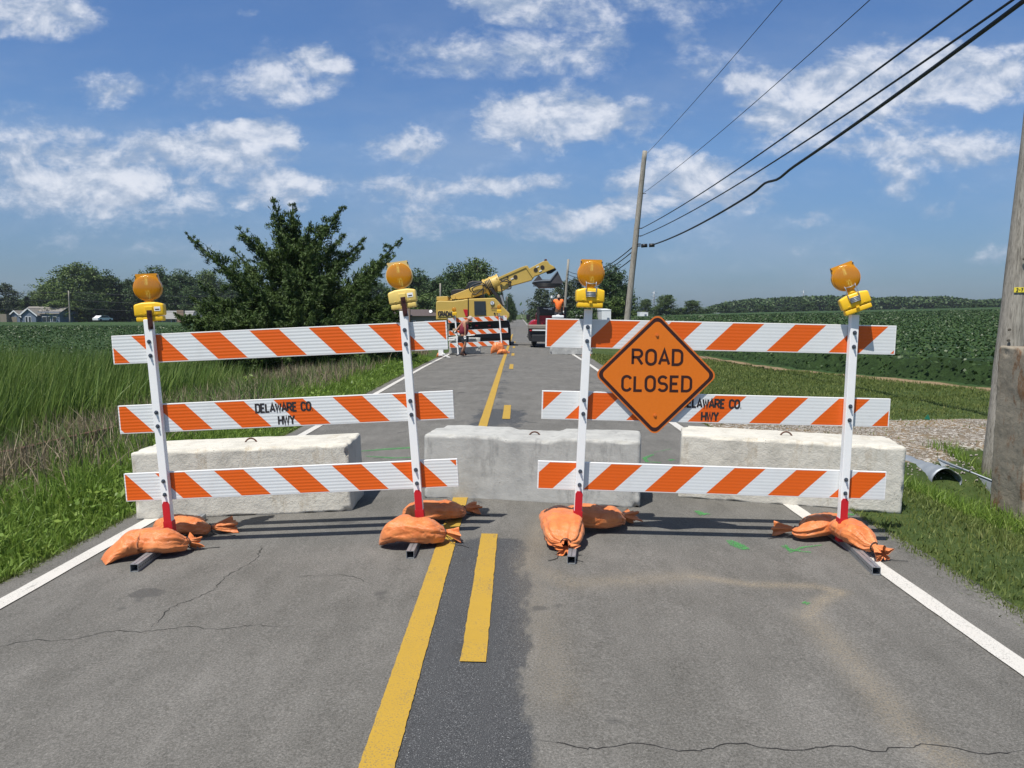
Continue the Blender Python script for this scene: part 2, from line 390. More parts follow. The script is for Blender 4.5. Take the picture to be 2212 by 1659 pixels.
def stripes(name, sgn, oc=(.72, .115, .008)):
    """board-local coordinates: x along, z up from the middle; value 'phase' is set per object through object colour"""
    m = Mat(name); s = m.n('ShaderNodeSeparateXYZ'); m.l(m.oc(), s.inputs[0]); oi = m.n('ShaderNodeObjectInfo')
    sc = m.n('ShaderNodeSeparateColor'); m.l(oi.outputs['Color'], sc.inputs[0])
    X, Y_, Z = s.outputs; q = m.ma('ADD', X, m.ma('MULTIPLY', Z, float(sgn)))
    q = m.ma('SUBTRACT', q, sc.outputs[0])
    fr = m.ma('FRACT', m.ma('ADD', m.ma('DIVIDE', q, .431), 10.0))
    on = m.ma('MULTIPLY', m.ss(fr, 0, .006), m.ss(fr, .506, .50))
    ins = m.ma('MULTIPLY', m.ma('LESS_THAN', m.ma('ABSOLUTE', Z), .0955), m.ma('LESS_THAN', m.ma('ABSOLUTE', m.ma('SUBTRACT', X, 1.22)), 1.211))
    frontf = m.n('ShaderNodeNewGeometry'); sn = m.n('ShaderNodeSeparateXYZ')
    tcn = m.n('ShaderNodeTexCoord'); m.l(tcn.outputs['Normal'], sn.inputs[0])
    isf = m.ma('LESS_THAN', sn.outputs[1], -.5)
    ribs = m.ma('SINE', m.ma('MULTIPLY', Z, 2 * math.pi / .0235))
    wear = m.ss(m.noise(7, 6, .7, st=(1, 1, 2.5)), .60, .82)
    scr = m.ma('MULTIPLY', m.ss(m.noise(38, 4, .7, st=(1, 1, 3)), .70, .76), m.ss(m.noise(3, 2, .5), .55, .65))
    grime = m.ss(m.noise(2.2, 6, .7, st=(1, 1, .6)), .50, .78); o = m.mix(m.ma('MULTIPLY', wear, .35), oc, (.62, .17, .05)); o = m.mix(scr, o, (.75, .5, .4))
    w = m.mix(m.ma('MULTIPLY', wear, .6), (.70, .72, .72), (.50, .50, .48)); w = m.mix(m.ma('MULTIPLY', grime, .35), w, (.50, .49, .46))
    inner = m.mix(on, w, o); c = m.mix(m.ma('MULTIPLY', ins, isf), (.80, .80, .79), inner)
    m.set(c, .38, spec=.45)
    rs = m.n('ShaderNodeBump'); rs.inputs['Distance'].default_value = .0016; m.l(sc.outputs[1], rs.inputs['Strength'])
    m.l(ribs, rs.inputs['Height']); m.l(rs.outputs[0], m.b.inputs['Normal'])
    return m.m
M['stripe_dn'] = stripes('striped_sheeting_falling', 1)
M['stripe_up'] = stripes('striped_sheeting_rising', -1)
m = Mat('orange_sign_sheeting'); wv2 = m.n('ShaderNodeTexBrick'); wv2.inputs['Scale'].default_value = 60
nz = m.noise(60, 3, .6); m.set(m.mix(nz, (.68, .155, .010), (.74, .19, .016)), .35, spec=.4); M['sign'] = m.m
M['sign_edge'] = simple('sign_edge_orange', (.66, .16, .02), .4, 0, .1, 20)
# ================================================================== SETTING
# ---- road
xs = np.concatenate([np.linspace(ROADL - .04, ROADR + .04, 210)])
ys = np.concatenate([np.arange(-3, 2.2, .12), np.arange(2.2, 8.5, .03), 8.5 + np.cumsum(np.geomspace(.05, 12, 150))])
ys = ys[ys < 1500]
X, Y = np.meshgrid(xs, ys)
edge = .05 * (hnoise(Y, 0 * Y, 1.9, 2.0)) + .03 * hnoise(Y, 0 * Y, 7.3, 4.0)
Xw = X.copy(); Xw[:, 0] += edge[:, 0]; Xw[:, -1] += edge[:, -1]
Z = zroad(Y) + crown(Xw); Z[:, 0] -= .05; Z[:, -1] -= .05
V = np.stack([Xw, Y, Z], -1).reshape(-1, 3); nx = len(xs); ny = len(ys)
i = np.arange(ny - 1)[:, None] * nx + np.arange(nx - 1)[None]; Fq = np.stack([i, i + 1, i + nx + 1, i + nx], -1).reshape(-1, 4)
def seg_dist(P, pts):
    d = np.full(len(P), 9.0); w = np.zeros(len(P)); acc = 0
    for a, b in zip(pts[:-1], pts[1:]):
        a = np.array(a); b = np.array(b); ab = b - a; t = np.clip(((P - a) @ ab) / (ab @ ab), 0, 1)
        dd = np.linalg.norm(P - a - t[:, None] * ab, axis=1); d = np.minimum(d, dd)
    return d
P2 = V[:, :2]
def g2(pts): return [tuple(G(*p)[:2]) for p in pts]
dust = np.zeros(len(V))
for pts, wd, s in (([(1500, 1245), (1620, 1262), (1760, 1266), (1815, 1278), (1770, 1300), (1745, 1330)], .05, .6), ([(1745, 1330), (1830, 1420), (1900, 1500), (1960, 1580), (2060, 1650)], .085, .38),
                   ([(1180, 1120), (1140, 1220), (1230, 1260), (1500, 1245)], .11, .35), ([(1130, 1200), (1160, 1300), (1200, 1500)], .12, .22)):
    d = seg_dist(P2, g2(pts)); dust = np.maximum(dust, s * np.exp(-(d / wd) ** 2))
seal = np.exp(-np.clip(np.abs(P2[:, 0] - (-.22)) - .13, 0, 9) ** 2 / .05 ** 2) * (P2[:, 1] < 5.55)
seal2 = .85 * sstep(P2[:, 0], -.56, -.42) * (1 - sstep(P2[:, 0], -.10, .22)) * (1 - sstep(P2[:, 1], 5.1, 5.7)) + .7 * sstep(P2[:, 0], -1.15, -.4) * (1 - sstep(P2[:, 0], -.1, .35)) * sstep(P2[:, 1], 10.2, 11.2) * (1 - sstep(P2[:, 1], 12.5, 13.6))
band = .40 * np.exp(-((P2[:, 0] - (-.33)) / .16) ** 2) * sstep(P2[:, 1], 5.5, 6.5)
seal = np.maximum(seal2 + 0 * seal, band)
oil = np.zeros(len(V))
road = None
m = Mat('worn_asphalt')
geo = m.n('ShaderNodeTexCoord').outputs['Object']
a = m.noise(260, 3, .75); b = m.noise(95, 4, .8); c = m.noise(1.1, 5, .6); e = m.noise(6, 5, .65, st=(1, .35, 1))
f = m.ma('ADD', m.ma('MULTIPLY', a, .30), m.ma('ADD', m.ma('MULTIPLY', b, .46), m.ma('ADD', m.ma('MULTIPLY', c, .12), m.ma('MULTIPLY', e, .12))))
base = m.ramp(f, [(.38, (.048, .045, .040)), (.46, (.104, .100, .090)), (.52, (.148, .142, .130)), (.58, (.215, .205, .188)), (.66, (.36, .345, .32))])
sealf = m.attr('seal'); sn = m.noise(3.5, 5, .7, st=(1, .5, 1))
sf = m.ss(m.ma('ADD', sealf, m.ma('MULTIPLY', m.ma('SUBTRACT', sn, .5), 1.5)), .36, .58)
dark = m.ramp(m.noise(210, 3, .75), [(.40, (.022, .024, .028)), (.55, (.060, .064, .070)), (.635, (.13, .135, .14)), (.70, (.62, .62, .62))])
base = m.mix(m.ma('MULTIPLY', sf, .88), base, dark)
df = m.ma('MULTIPLY', m.attr('dust'), m.ma('ADD', .45, m.ma('MULTIPLY', m.noise(9, 5, .7), .9)))
base = m.mix(m.ma('MULTIPLY', df, m.ss(m.noise(110, 4, .8), .42, .58)), base, (.36, .29, .19))
spots = m.ma('MULTIPLY', m.ss(m.noise(1.9, 3, .5), .66, .70), .55); base = m.mix(spots, base, (.05, .05, .05))
m.set(base, .88, spec=.3); m.bump(m.ma('ADD', a, m.ma('MULTIPLY', b, .8)), .55, .004)
M['asphalt'] = m.m
o = npmesh('road', V, Fq, m.m, rnd={'seal': seal, 'dust': dust}, smooth=True); tag(o, kind='structure')

def strip(name, x0, x1, y0, y1, mat, dz=.006, rough=.0013, steps=None, obj=None):
    n = steps or int(max(8, min(900, (y1 - y0) / .05)))
    t = np.linspace(0, 1, n); yy = y0 + (y1 - y0) * (t if y1 - y0 < 30 else t ** 2.2)
    k = 5; xx = np.linspace(0, 1, k)
    XX = x0 + (x1 - x0) * xx[None] + 0 * yy[:, None]; YY = yy[:, None] + 0 * XX
    r = RNG.normal(0, rough, (n, 2)) * np.minimum(1, 30 / np.maximum(yy, 1))[:, None]; XX[:, 0] += r[:, 0]; XX[:, -1] += r[:, 1]
    ZZ = zroad(YY) + crown(XX) + dz + yy[:, None] * 0.00012
    VV = np.stack([XX, YY, ZZ], -1).reshape(-1, 3); j = np.arange(n - 1)[:, None] * k + np.arange(k - 1)[None]
    return VV, np.stack([j, j + 1, j + k + 1, j + k], -1).reshape(-1, 4)
def paint(name, c, c2, wear=.5):
    m = Mat(name); a = m.noise(120, 4, .7); b = m.noise(5, 5, .7); cc = m.mix(b, c, c2)
    w = m.ma('ADD', m.ma('MULTIPLY', m.ss(a, .54, .62), m.ss(m.noise(2.1, 4, .7), .30, .6)), m.ma('MULTIPLY', m.ss(m.noise(14, 6, .8, st=(1, .4, 1)), .60, .68), .8), clamp=True)
    m.set(m.mix(m.ma('MULTIPLY', w, wear), cc, (.11, .105, .10)), .7, spec=.3); m.bump(a, .4, .003); return m.m
M['line_white'] = paint('white_road_paint', (.62, .60, .56), (.50, .48, .44), .6)
M['line_yellow'] = paint('yellow_road_paint', (.46, .285, .036), (.38, .24, .034), .7)
def marking(name, parts, mat):
    Vs = []; Fs = []; b = 0
    for p in parts: VV, FF = strip('', *p, None); Vs.append(VV); Fs.append(FF + b); b += len(VV)
    return tag(npmesh(name, np.concatenate(Vs), np.concatenate(Fs), mat), kind='structure')
marking('road_edge_line', [(-3.115, -2.995, -2, 700)], M['line_white'])
marking('road_edge_line', [(2.32, 2.44, -2, 700)], M['line_white'])
marking('road_centre_line', [(-.565, -.435, 1, 75)], M['line_yellow'])
dash = [(-.265, -.145, 3.42, 5.50), (-.235, -.115, 11.7, 13.5)] + [(-.25, -.13, y, y + 2.2) for y in (22.5, 30.6, 39, 48)]
marking('road_dashed_line', dash, M['line_yellow'])

# cracks: thin dark ribbons
def crack(pts, w):
    out = []; P = [Vector((*G(*p)[:2], 0)) for p in pts]
    Q = []
    for a, b in zip(P[:-1], P[1:]):
        n = max(3, int((b - a).length / .025))
        for k in range(n): Q.append(a.lerp(b, k / n))
    Q.append(P[-1]); mb = []
    for q in Q:
        s = .014; q.x += random.gauss(0, s * .5) + .03 * math.sin(q.y * 9 + q.x * 14); q.y += random.gauss(0, s * .5) + .02 * math.sin(q.x * 17)
    for k, q in enumerate(Q):
        t = (Q[min(k + 1, len(Q) - 1)] - Q[max(k - 1, 0)]).normalized(); nrm = Vector((-t.y, t.x, 0)); ww = w * random.uniform(.5, 1.4) * (1 if 2 < k < len(Q) - 3 else .3)
        for s in (-1, 1):
            p = q + nrm * ww * s; p.z = float(zroad(p.y) + crown(p.x)) + .0022; mb.append(p)
    return mb
mbc = MB()
for pts, w in (([(575, 1178), (515, 1235), (450, 1275), (385, 1310), (345, 1338), (315, 1352)], .0024), ([(0, 1392), (90, 1386), (200, 1372), (330, 1360), (450, 1357), (590, 1353), (640, 1350)], .0018),
               ([(1150, 1606), (1300, 1612), (1450, 1618), (1620, 1612), (1800, 1620), (2010, 1612), (2100, 1618), (2212, 1630)], .0022),
               ([(640, 1250), (720, 1240), (800, 1262)], .0018), ([(820, 1570), (860, 1556), (905, 1566)], .002), ([(880, 1285), (905, 1290), (925, 1280)], .0015)):
    q = crack(pts, w); mbc.add(q, [(2 * k, 2 * k + 1, 2 * k + 3, 2 * k + 2) for k in range(len(q) // 2 - 1)])
tag(mbc.build('road_cracks', simple('crack_shadow', (.022, .021, .02), .95)), kind='structure')
# green survey paint
def blobmark(polys, mat, dz=.0035):
    mb = MB()
    for pts in polys:
        P = [G(*p) for p in pts]; mb.add([(p.x, p.y, zat(p.x, p.y) + dz) for p in P], [list(range(len(P)))])
    return mb
m = Mat('green_marking_paint'); m.set((.055, .34, .07), .7)
tr = m.n('ShaderNodeBsdfTransparent'); mxs = m.n('ShaderNodeMixShader')
m.l(m.ma('MULTIPLY', m.ss(m.noise(90, 4, .75), .36, .62), .85), mxs.inputs[0]); m.l(tr.outputs[0], mxs.inputs[1]); m.l(m.b.outputs[0], mxs.inputs[2]); m.l(mxs.outputs[0], m.nt.nodes['Material Output'].inputs[0])
M['green'] = m.m
def stroke_px(pts, w):
    P = [Vector((*G(*p)[:2], 0)) for p in pts]; out = []
    for k, q in enumerate(P):
        t = (P[min(k + 1, len(P) - 1)] - P[max(k - 1, 0)]).normalized(); n = Vector((-t.y, t.x, 0)); ww = w * (.55 if k in (0, len(P) - 1) else 1) * random.uniform(.8, 1.2)
        for s in (-1, 1): p = q + n * ww * s; out.append((p.x, p.y, zat(p.x, p.y) + .004))
    return out
gm = MB()
for pts, w in (([(1575, 1168), (1592, 1178), (1612, 1188)], .05), ([(1688, 1180), (1715, 1190), (1752, 1194)], .022), ([(1697, 1178), (1705, 1192)], .02), ([(1705, 1195), (1730, 1184), (1775, 1178)], .014),
               ([(1504, 1104), (1518, 1112), (1530, 1110)], .045), ([(1735, 1302), (1748, 1306)], .035), ([(1412, 982), (1392, 990), (1398, 998), (1428, 1000)], .03), ([(1412, 978), (1450, 970)], .012),
               ([(780, 975), (830, 971), (880, 968), (906, 966)], .05), ([(790, 986), (850, 990), (905, 988)], .03), ([(1445, 995), (1456, 993)], .06), ([(1790, 1112), (1825, 1110), (1845, 1113)], .05)):
    q = stroke_px(pts, w); gm.add(q, [(2 * k, 2 * k + 1, 2 * k + 3, 2 * k + 2) for k in range(len(q) // 2 - 1)])
tag(gm.build('green_survey_paint', M['green']), kind='structure')

# ---- ground sheet
def axis(dense0, dense1, step, far, n):
    a = np.arange(dense0, dense1, step); g = np.cumsum(np.geomspace(step * 1.2, far / n * 4, n)); g = g / g[-1] * far
    return a, g
ax, gx = axis(-26, 26, .25, 3000, 90); gxs = np.concatenate([(-26 - gx)[::-1], ax, 26 + gx - .25])
gxs = np.unique(np.concatenate([gxs, np.linspace(ROADL - .6, ROADL + .3, 10), np.linspace(ROADR - .3, ROADR + .6, 10)]))
gys = np.concatenate([-3 - np.geomspace(.5, 1500, 18)[::-1], np.arange(-3, 42, .25), 42 + np.cumsum(np.geomspace(.3, 160, 110))])
X, Y = np.meshgrid(gxs, gys); Z = zground(X, Y)
onroad = (X > ROADL) & (X < ROADR); Zr = zroad(Y) + crown(X) - .09
Z = np.where(onroad, Zr, Z); nearl = (X <= ROADL) & (X > ROADL - .07); Z = np.where(nearl, np.minimum(Z, zroad(Y) + crown(X) - .02), Z)
V = np.stack([X, Y, Z], -1).reshape(-1, 3); nx = len(gxs); ny = len(gys)
i = np.arange(ny - 1)[:, None] * nx + np.arange(nx - 1)[None]; Fq = np.stack([i, i + 1, i + nx + 1, i + nx], -1).reshape(-1, 4)
x, y = V[:, 0], V[:, 1]; dr = x - ROADR
gravel = sstep(dr, -.2, .3) * (1 - sstep(x, 13.5, 15)) * sstep(y - 1.7 * sstep(x, 5.7, 6.3) + .5 * hnoise(x, y, 1.3, 5), 9.3, 9.9) * (1 - sstep(y + .5 * hnoise(x, y, 1.1, 8), 13.6, 14.3))
# field edge: bare brown strip in front of the soybeans
def field_edge(x, y):   # signed distance beyond the edge line through (8.1,27.4) and (12.5,20.3), flattening out
    ex = np.interp(y, [0, 12, 20.3, 27.4, 45, 90, 400], [14.2, 13.6, 12.4, 9.6, 8.4, 8.0, 8.0]); return x - ex
fe = field_edge(x, y); bare = np.exp(-((fe + .55) / .55) ** 2) * (y > 3)
lfield = sstep(ROADL - x, 17, 20); rfield = sstep(fe, -.2, .4)
def soilmat():
    m = Mat('verge_ground'); n1 = m.noise(1.4, 5, .65); n2 = m.noise(12, 5, .7); n3 = m.noise(70, 4, .7)
    g = m.ramp(m.ma('ADD', m.ma('MULTIPLY', n1, .5), m.ma('MULTIPLY', n2, .5)), [(.35, (.035, .055, .016)), (.5, (.055, .085, .024)), (.62, (.09, .11, .035)), (.72, (.15, .14, .07))])
    vor = m.n('ShaderNodeTexVoronoi'); vor.inputs['Scale'].default_value = 22; m.l(m.oc(), vor.inputs['Vector'])
    st = m.mix(m.ss(m.noise(.9, 4, .7), .40, .62), m.ramp(n3, [(.3, (.085, .065, .048)), (.5, (.17, .14, .105)), (.7, (.34, .30, .25))]), (.22, .155, .085))
    sc = m.n('ShaderNodeSeparateColor'); m.l(vor.outputs['Color'], sc.inputs[0]); st = m.mix(m.ss(sc.outputs[0], .72, .80), st, (.46, .43, .39))
    gg = m.ss(m.ma('ADD', m.attr('gravel'), m.ma('MULTIPLY', m.ma('SUBTRACT', n2, .5), .5)), .35, .6)
    c = m.mix(gg, g, st); bb = m.ss(m.ma('ADD', m.attr('bare'), m.ma('MULTIPLY', m.ma('SUBTRACT', n2, .5), .8)), .4, .7)
    c = m.mix(bb, c, m.ramp(n3, [(.3, (.16, .105, .06)), (.7, (.36, .27, .17))]))
    c = m.mix(m.attr('field'), c, m.ramp(m.noise(.06, 5, .6), [(.3, (.022, .060, .022)), (.7, (.040, .085, .030))]))
    m.set(c, .95, spec=.15); m.bump(m.ma('ADD', n2, m.ma('MULTIPLY', n3, .5)), .6, .05); return m.m
field = np.maximum(lfield, rfield) * sstep(y, 3, 6)
o = npmesh('ground', V, Fq, soilmat(), rnd={'gravel': gravel, 'bare': bare, 'field': field}, smooth=True); tag(o, kind='structure')

# ================================================================== VEGETATION
def blades(name, X, Y, Hh, Wd, mat, lean=.35, segs=2, curl=.5, wind=(0, 0), z=None, parent=None, rseed=None, rb=0.0, flat=False):
    n = len(X); Zb = (zground(X, Y) if z is None else z) - .02
    az = RNG.uniform(0, 2 * np.pi, n); ld = RNG.uniform(0, 2 * np.pi, n); la = np.abs(RNG.normal(0, lean, n))
    lx = np.cos(ld) * la + wind[0]; ly = np.sin(ld) * la + wind[1]
    k = segs + 1; t = np.linspace(0, 1, k)
    cx = X[:, None] + Hh[:, None] * (lx[:, None] * (t ** (1 + curl))[None]); cy_ = Y[:, None] + Hh[:, None] * (ly[:, None] * (t ** (1 + curl))[None])
    droop = np.clip(np.hypot(lx, ly), 0, 1.3)[:, None]
    cz = Zb[:, None] + Hh[:, None] * (t[None] - .32 * droop * t[None] ** 2)
    w = Wd[:, None] * (1 - t[None] ** 2 * .96) * .5
    ox = np.cos(az)[:, None] * w; oy = np.sin(az)[:, None] * w
    V = np.stack([np.stack([cx - ox, cy_ - oy, cz], -1), np.stack([cx + ox, cy_ + oy, cz], -1)], 2).reshape(-1, 3)
    b = np.arange(n)[:, None] * (2 * k) + np.arange(segs)[None] * 2; Fq = np.stack([b, b + 1, b + 3, b + 2], -1).reshape(-1, 4)
    r = np.repeat(np.clip(RNG.beta(2, 2.2, n) + rb, 0, 1), 2 * k)
    return npmesh(name, V, Fq, mat, parent, {'rnd': r})
def scatter(n, x0, x1, y0, y1, dens=None):
    """more per square metre near the camera"""
    t = RNG.uniform(0, 1, n); Y = y0 * (y1 / y0) ** t if y0 > 0 else RNG.uniform(y0, y1, n)
    X = RNG.uniform(x0, x1, n)
    if dens is not None: k = RNG.uniform(0, 1, n) < dens(X, Y); X, Y = X[k], Y[k]
    return X, Y
def patch(X, Y, s, seed): return .5 + .5 * hnoise(X, Y, s, seed) + .25 * hnoise(X, Y, s * 3.1, seed + 3)
def leafcards(name, C, size, mat, up=.35, parent=None, r=None, asp=.62, dirs=None, dj=.5):
    """C (n,3) centres, size (n,), random small rhombic leaves"""
    n = len(C); nrm = RNG.normal(0, 1, (n, 3)); nrm[:, 2] = np.abs(nrm[:, 2]) + up; nrm /= np.linalg.norm(nrm, axis=1)[:, None]
    a = RNG.normal(0, 1, (n, 3)) if dirs is None else dirs + RNG.normal(0, dj, (n, 3))
    a -= (a * nrm).sum(1)[:, None] * nrm; a /= np.linalg.norm(a, axis=1)[:, None] + 1e-9; b = np.cross(nrm, a)
    s = size[:, None] * .5; w = s * asp
    V = np.stack([C - a * s, C + b * w - a * s * .15, C + a * s, C - b * w - a * s * .15], 1).reshape(-1, 3); k = np.arange(n)[:, None] * 4
    Fq = np.concatenate([k, k + 1, k + 2, k + 3], 1)
    if r is None: r = RNG.beta(2, 2, n)
    return npmesh(name, V, Fq, mat, parent, {'rnd': np.repeat(r, 4)})
# left verge: bright long grass
Xg, Yg = scatter(130000, -6.6, ROADL - .03, 2.5, 32, lambda X, Y: np.clip(1.15 - 1.0 * sstep(ROADL - X + .5 * hnoise(X, Y, 1.7, 4), 1.1, 2.6), .12, 1))
d = ROADL - Xg; hh = (.10 + .20 * sstep(d, .1, 1.0)) * (.6 + .8 * patch(Xg, Yg, 1.6, 2)) * RNG.uniform(.5, 1.3, len(Xg)); hh = np.clip(hh, .04, .5)
o = blades('verge_grass', Xg, Yg, hh, .007 + .009 * RNG.random(len(Xg)) * (1 + Yg / 12), M['grass'], .62, 3, .8); tag(o, 'long bright green grass on the left verge beside the road edge', 'grass', kind='stuff')
# dry weeds around the rusty rail
Xd, Yd = scatter(120000, -10.5, -4.2, 4.2, 38, lambda X, Y: np.exp(-((X + 6.3 + .5 * hnoise(X, Y, .8, 2)) / (1.4 + .03 * Y)) ** 2) * np.clip(patch(X, Y, 1.1, 6) * 1.4 - .05, .03, 1))
hh = RNG.uniform(.15, .72, len(Xd)) * (.55 + .7 * patch(Xd, Yd, .9, 3)); o = blades('dry_weeds', Xd, Yd, hh, .006 + .010 * RNG.random(len(Xd)) * (1 + Yd / 14), M['dry'], .5, 3, .7)
tag(o, 'dry tan and brown weeds along the ditch bank on the left', 'weeds', kind='stuff')
# greener weeds among them
Xd, Yd = scatter(75000, -12, -4.6, 5, 40, lambda X, Y: np.clip(.35 + patch(X, Y, .8, 9) * .6, 0, 1) * np.clip(1.1 - np.exp(-((X + 6.4) / .6) ** 2) * (Y < 13), .15, 1))
hh = RNG.uniform(.2, .75, len(Xd)) * (.6 + .7 * patch(Xd, Yd, .7, 5)); o = blades('ditch_weeds', Xd, Yd, hh, .007 + .009 * RNG.random(len(Xd)) * (1 + Yd / 14), M['cattail'], .5, 3, .6, rb=.05)
tag(o, 'mixed green weeds on the ditch bank between the verge grass and the cattails', 'weeds', kind='stuff')
# broad-leaved weeds in clumps on the verge
nW = 11000; cX = RNG.uniform(-6.4, -3.5, 170); cY = 3.0 * (30 / 3.0) ** RNG.random(170); ci = RNG.integers(0, 170, nW); sp = .10 + .012 * cY[ci]
Xw_ = np.minimum(cX[ci] + RNG.normal(0, 1, nW) * sp, ROADL - .06); Yw_ = cY[ci] + RNG.normal(0, 1, nW) * sp * 1.5; Zw_ = zground(Xw_, Yw_) + RNG.uniform(.02, .30, nW) * np.exp(-((Xw_ - cX[ci]) ** 2 + (Yw_ - cY[ci]) ** 2) / (2 * (sp * 1.4) ** 2))
o = leafcards('verge_weeds', np.stack([Xw_, Yw_, Zw_], -1), RNG.uniform(.02, .06, nW) * (1 + Yw_ / 30), M['grass'], .5, asp=.55); tag(o, 'clumps of broad-leaved weeds among the left verge grass', 'weeds', kind='stuff')
# cattails
def cd_(X, Y): return np.clip(1.3 - .9 * sstep(Y, 16, 27) - sstep(-X - 7.4, .9, 0), 0, 1) * (X < -7.2)
Xc, Yc = scatter(115000, -26, -7.4, 6.5, 27, cd_)
hh = (2.35 - .45 * sstep(Yc, 14, 26) - 1.1 * sstep(Xc, -10.2, -7.4)) * RNG.uniform(.55, 1.12, len(Xc))
o = blades('cattails', Xc, Yc, hh, .015 + .016 * RNG.random(len(Xc)) * (1 + Yc / 25), M['cattail'], .17, 4, .9, wind=(.16, 0), rb=.14)
tag(o, 'dense stand of tall green cattails in the ditch on the left', 'cattails', kind='stuff')
# right verge: short mown grass
Xm, Ym = scatter(300000, ROADR + .02, 14.5, 2.6, 34, lambda X, Y: (field_edge(X, Y) < -.7) * np.clip(1 - ((Y - 1.7 * sstep(X, 5.7, 6.3) > 9.4) & (Y < 14.0)) * .97, 0, 1) * (X / np.maximum(Y, 1) < np.where(RNG.random(len(X)) < .5, .85, 2.2)))
hh = RNG.uniform(.025, .085, len(Xm)) * (.7 + .6 * patch(Xm, Ym, 1.9, 4)) * (1 + .3 * sstep(Ym, 14, 20))
o = blades('mown_grass', Xm, Ym, hh, (.004 + .005 * RNG.random(len(Xm))) * (1 + Ym / 7), M['mown'], .5, 2, .5); tag(o, 'short mown grass on the right verge', 'grass', kind='stuff')
# tufts of lush grass by culvert and standing block
Xt, Yt = scatter(22000, 4.3, 8.5, 7.9, 10.9, lambda X, Y: np.clip(patch(X, Y, 1.4, 1) + .2, 0, 1) * ~((X > 4.5) & (X < 5.8) & (Y > 9.1)) * ~((X < 4.6) & (Y > 9.4)))
hh = RNG.uniform(.06, .26, len(Xt)); o = blades('ditch_grass', Xt, Yt, hh, .007 + .005 * RNG.random(len(Xt)), M['grass'], .6, 3, .8)
tag(o, 'lush untrimmed grass in the ditch in front of the culvert', 'grass', kind='stuff')
# ragged fringe over both road edges
n = 16000; t = RNG.random(n); Yf = 2.6 * (28 / 2.6) ** t; side = RNG.random(n) < .5
Xf = np.where(side, ROADL - .02 + np.abs(RNG.normal(0, .03, n)) * (patch(Yf, Yf, 1.5, 3) > .45), ROADR + .0 - np.abs(RNG.normal(0, .07, n)) * patch(Yf, Yf, 1.1, 7))
o = blades('edge_grass', Xf, Yf, RNG.uniform(.02, .07, n), .004 + .004 * RNG.random(n) * (1 + Yf / 8), M['mown'], .8, 2, .4, z=np.array(zroad(Yf) + crown(Xf))); tag(o, 'thin ragged grass creeping over the pavement edges', 'grass', kind='stuff')

# soybeans: right field (close, leafy wall), left field (further)
def soyfield(name, pick, n, x0, x1, y0, y1, h, label, big=1.0):
    X, Y = scatter(n, x0, x1, y0, y1, pick)
    rows = np.sin(X * 2 * np.pi / .76) * .05
    top = h * (.88 + .16 * patch(X, Y, 1.3, 3) + rows)
    # canopy surface plus an open front: leaves at all heights near the edge
    ed = np.clip(1 - np.abs(field_edge(X, Y)) / 1.2, 0, 1) if x0 > 0 else np.clip(1 - (-18.5 - X) / 1.5, 0, 1)
    lo = np.where(RNG.random(len(X)) < .15 + .75 * ed, RNG.uniform(.15, 1, len(X)), RNG.uniform(.82, 1.05, len(X)))
    Zc = zground(X, Y) + top * lo
    size = (.05 + .045 * RNG.random(len(X))) * (1 + Y / 40) * big
    rr = np.clip(RNG.beta(2, 2, len(X)) + .12 * (patch(X, Y, .12, 2) - .5), 0, 1)
    o = leafcards(name, np.stack([X, Y, Zc], -1), size, M['soy'], .6, r=rr, asp=.75)
    return tag(o, label, 'soybeans', kind='stuff')
soyfield('soybean_field', lambda X, Y: (field_edge(X, Y) > 0) & (X / Y < .8) & (X / Y > .02), 380000, 8, 150, 9, 200, .72, 'dense dark green soybeans filling the field on the right')
soyfield('soybean_field', lambda X, Y: (X / Y > -.78) & (X < -18.5), 150000, -90, -18.5, 20, 110, .72, 'dark green soybeans filling the field on the left', .8)
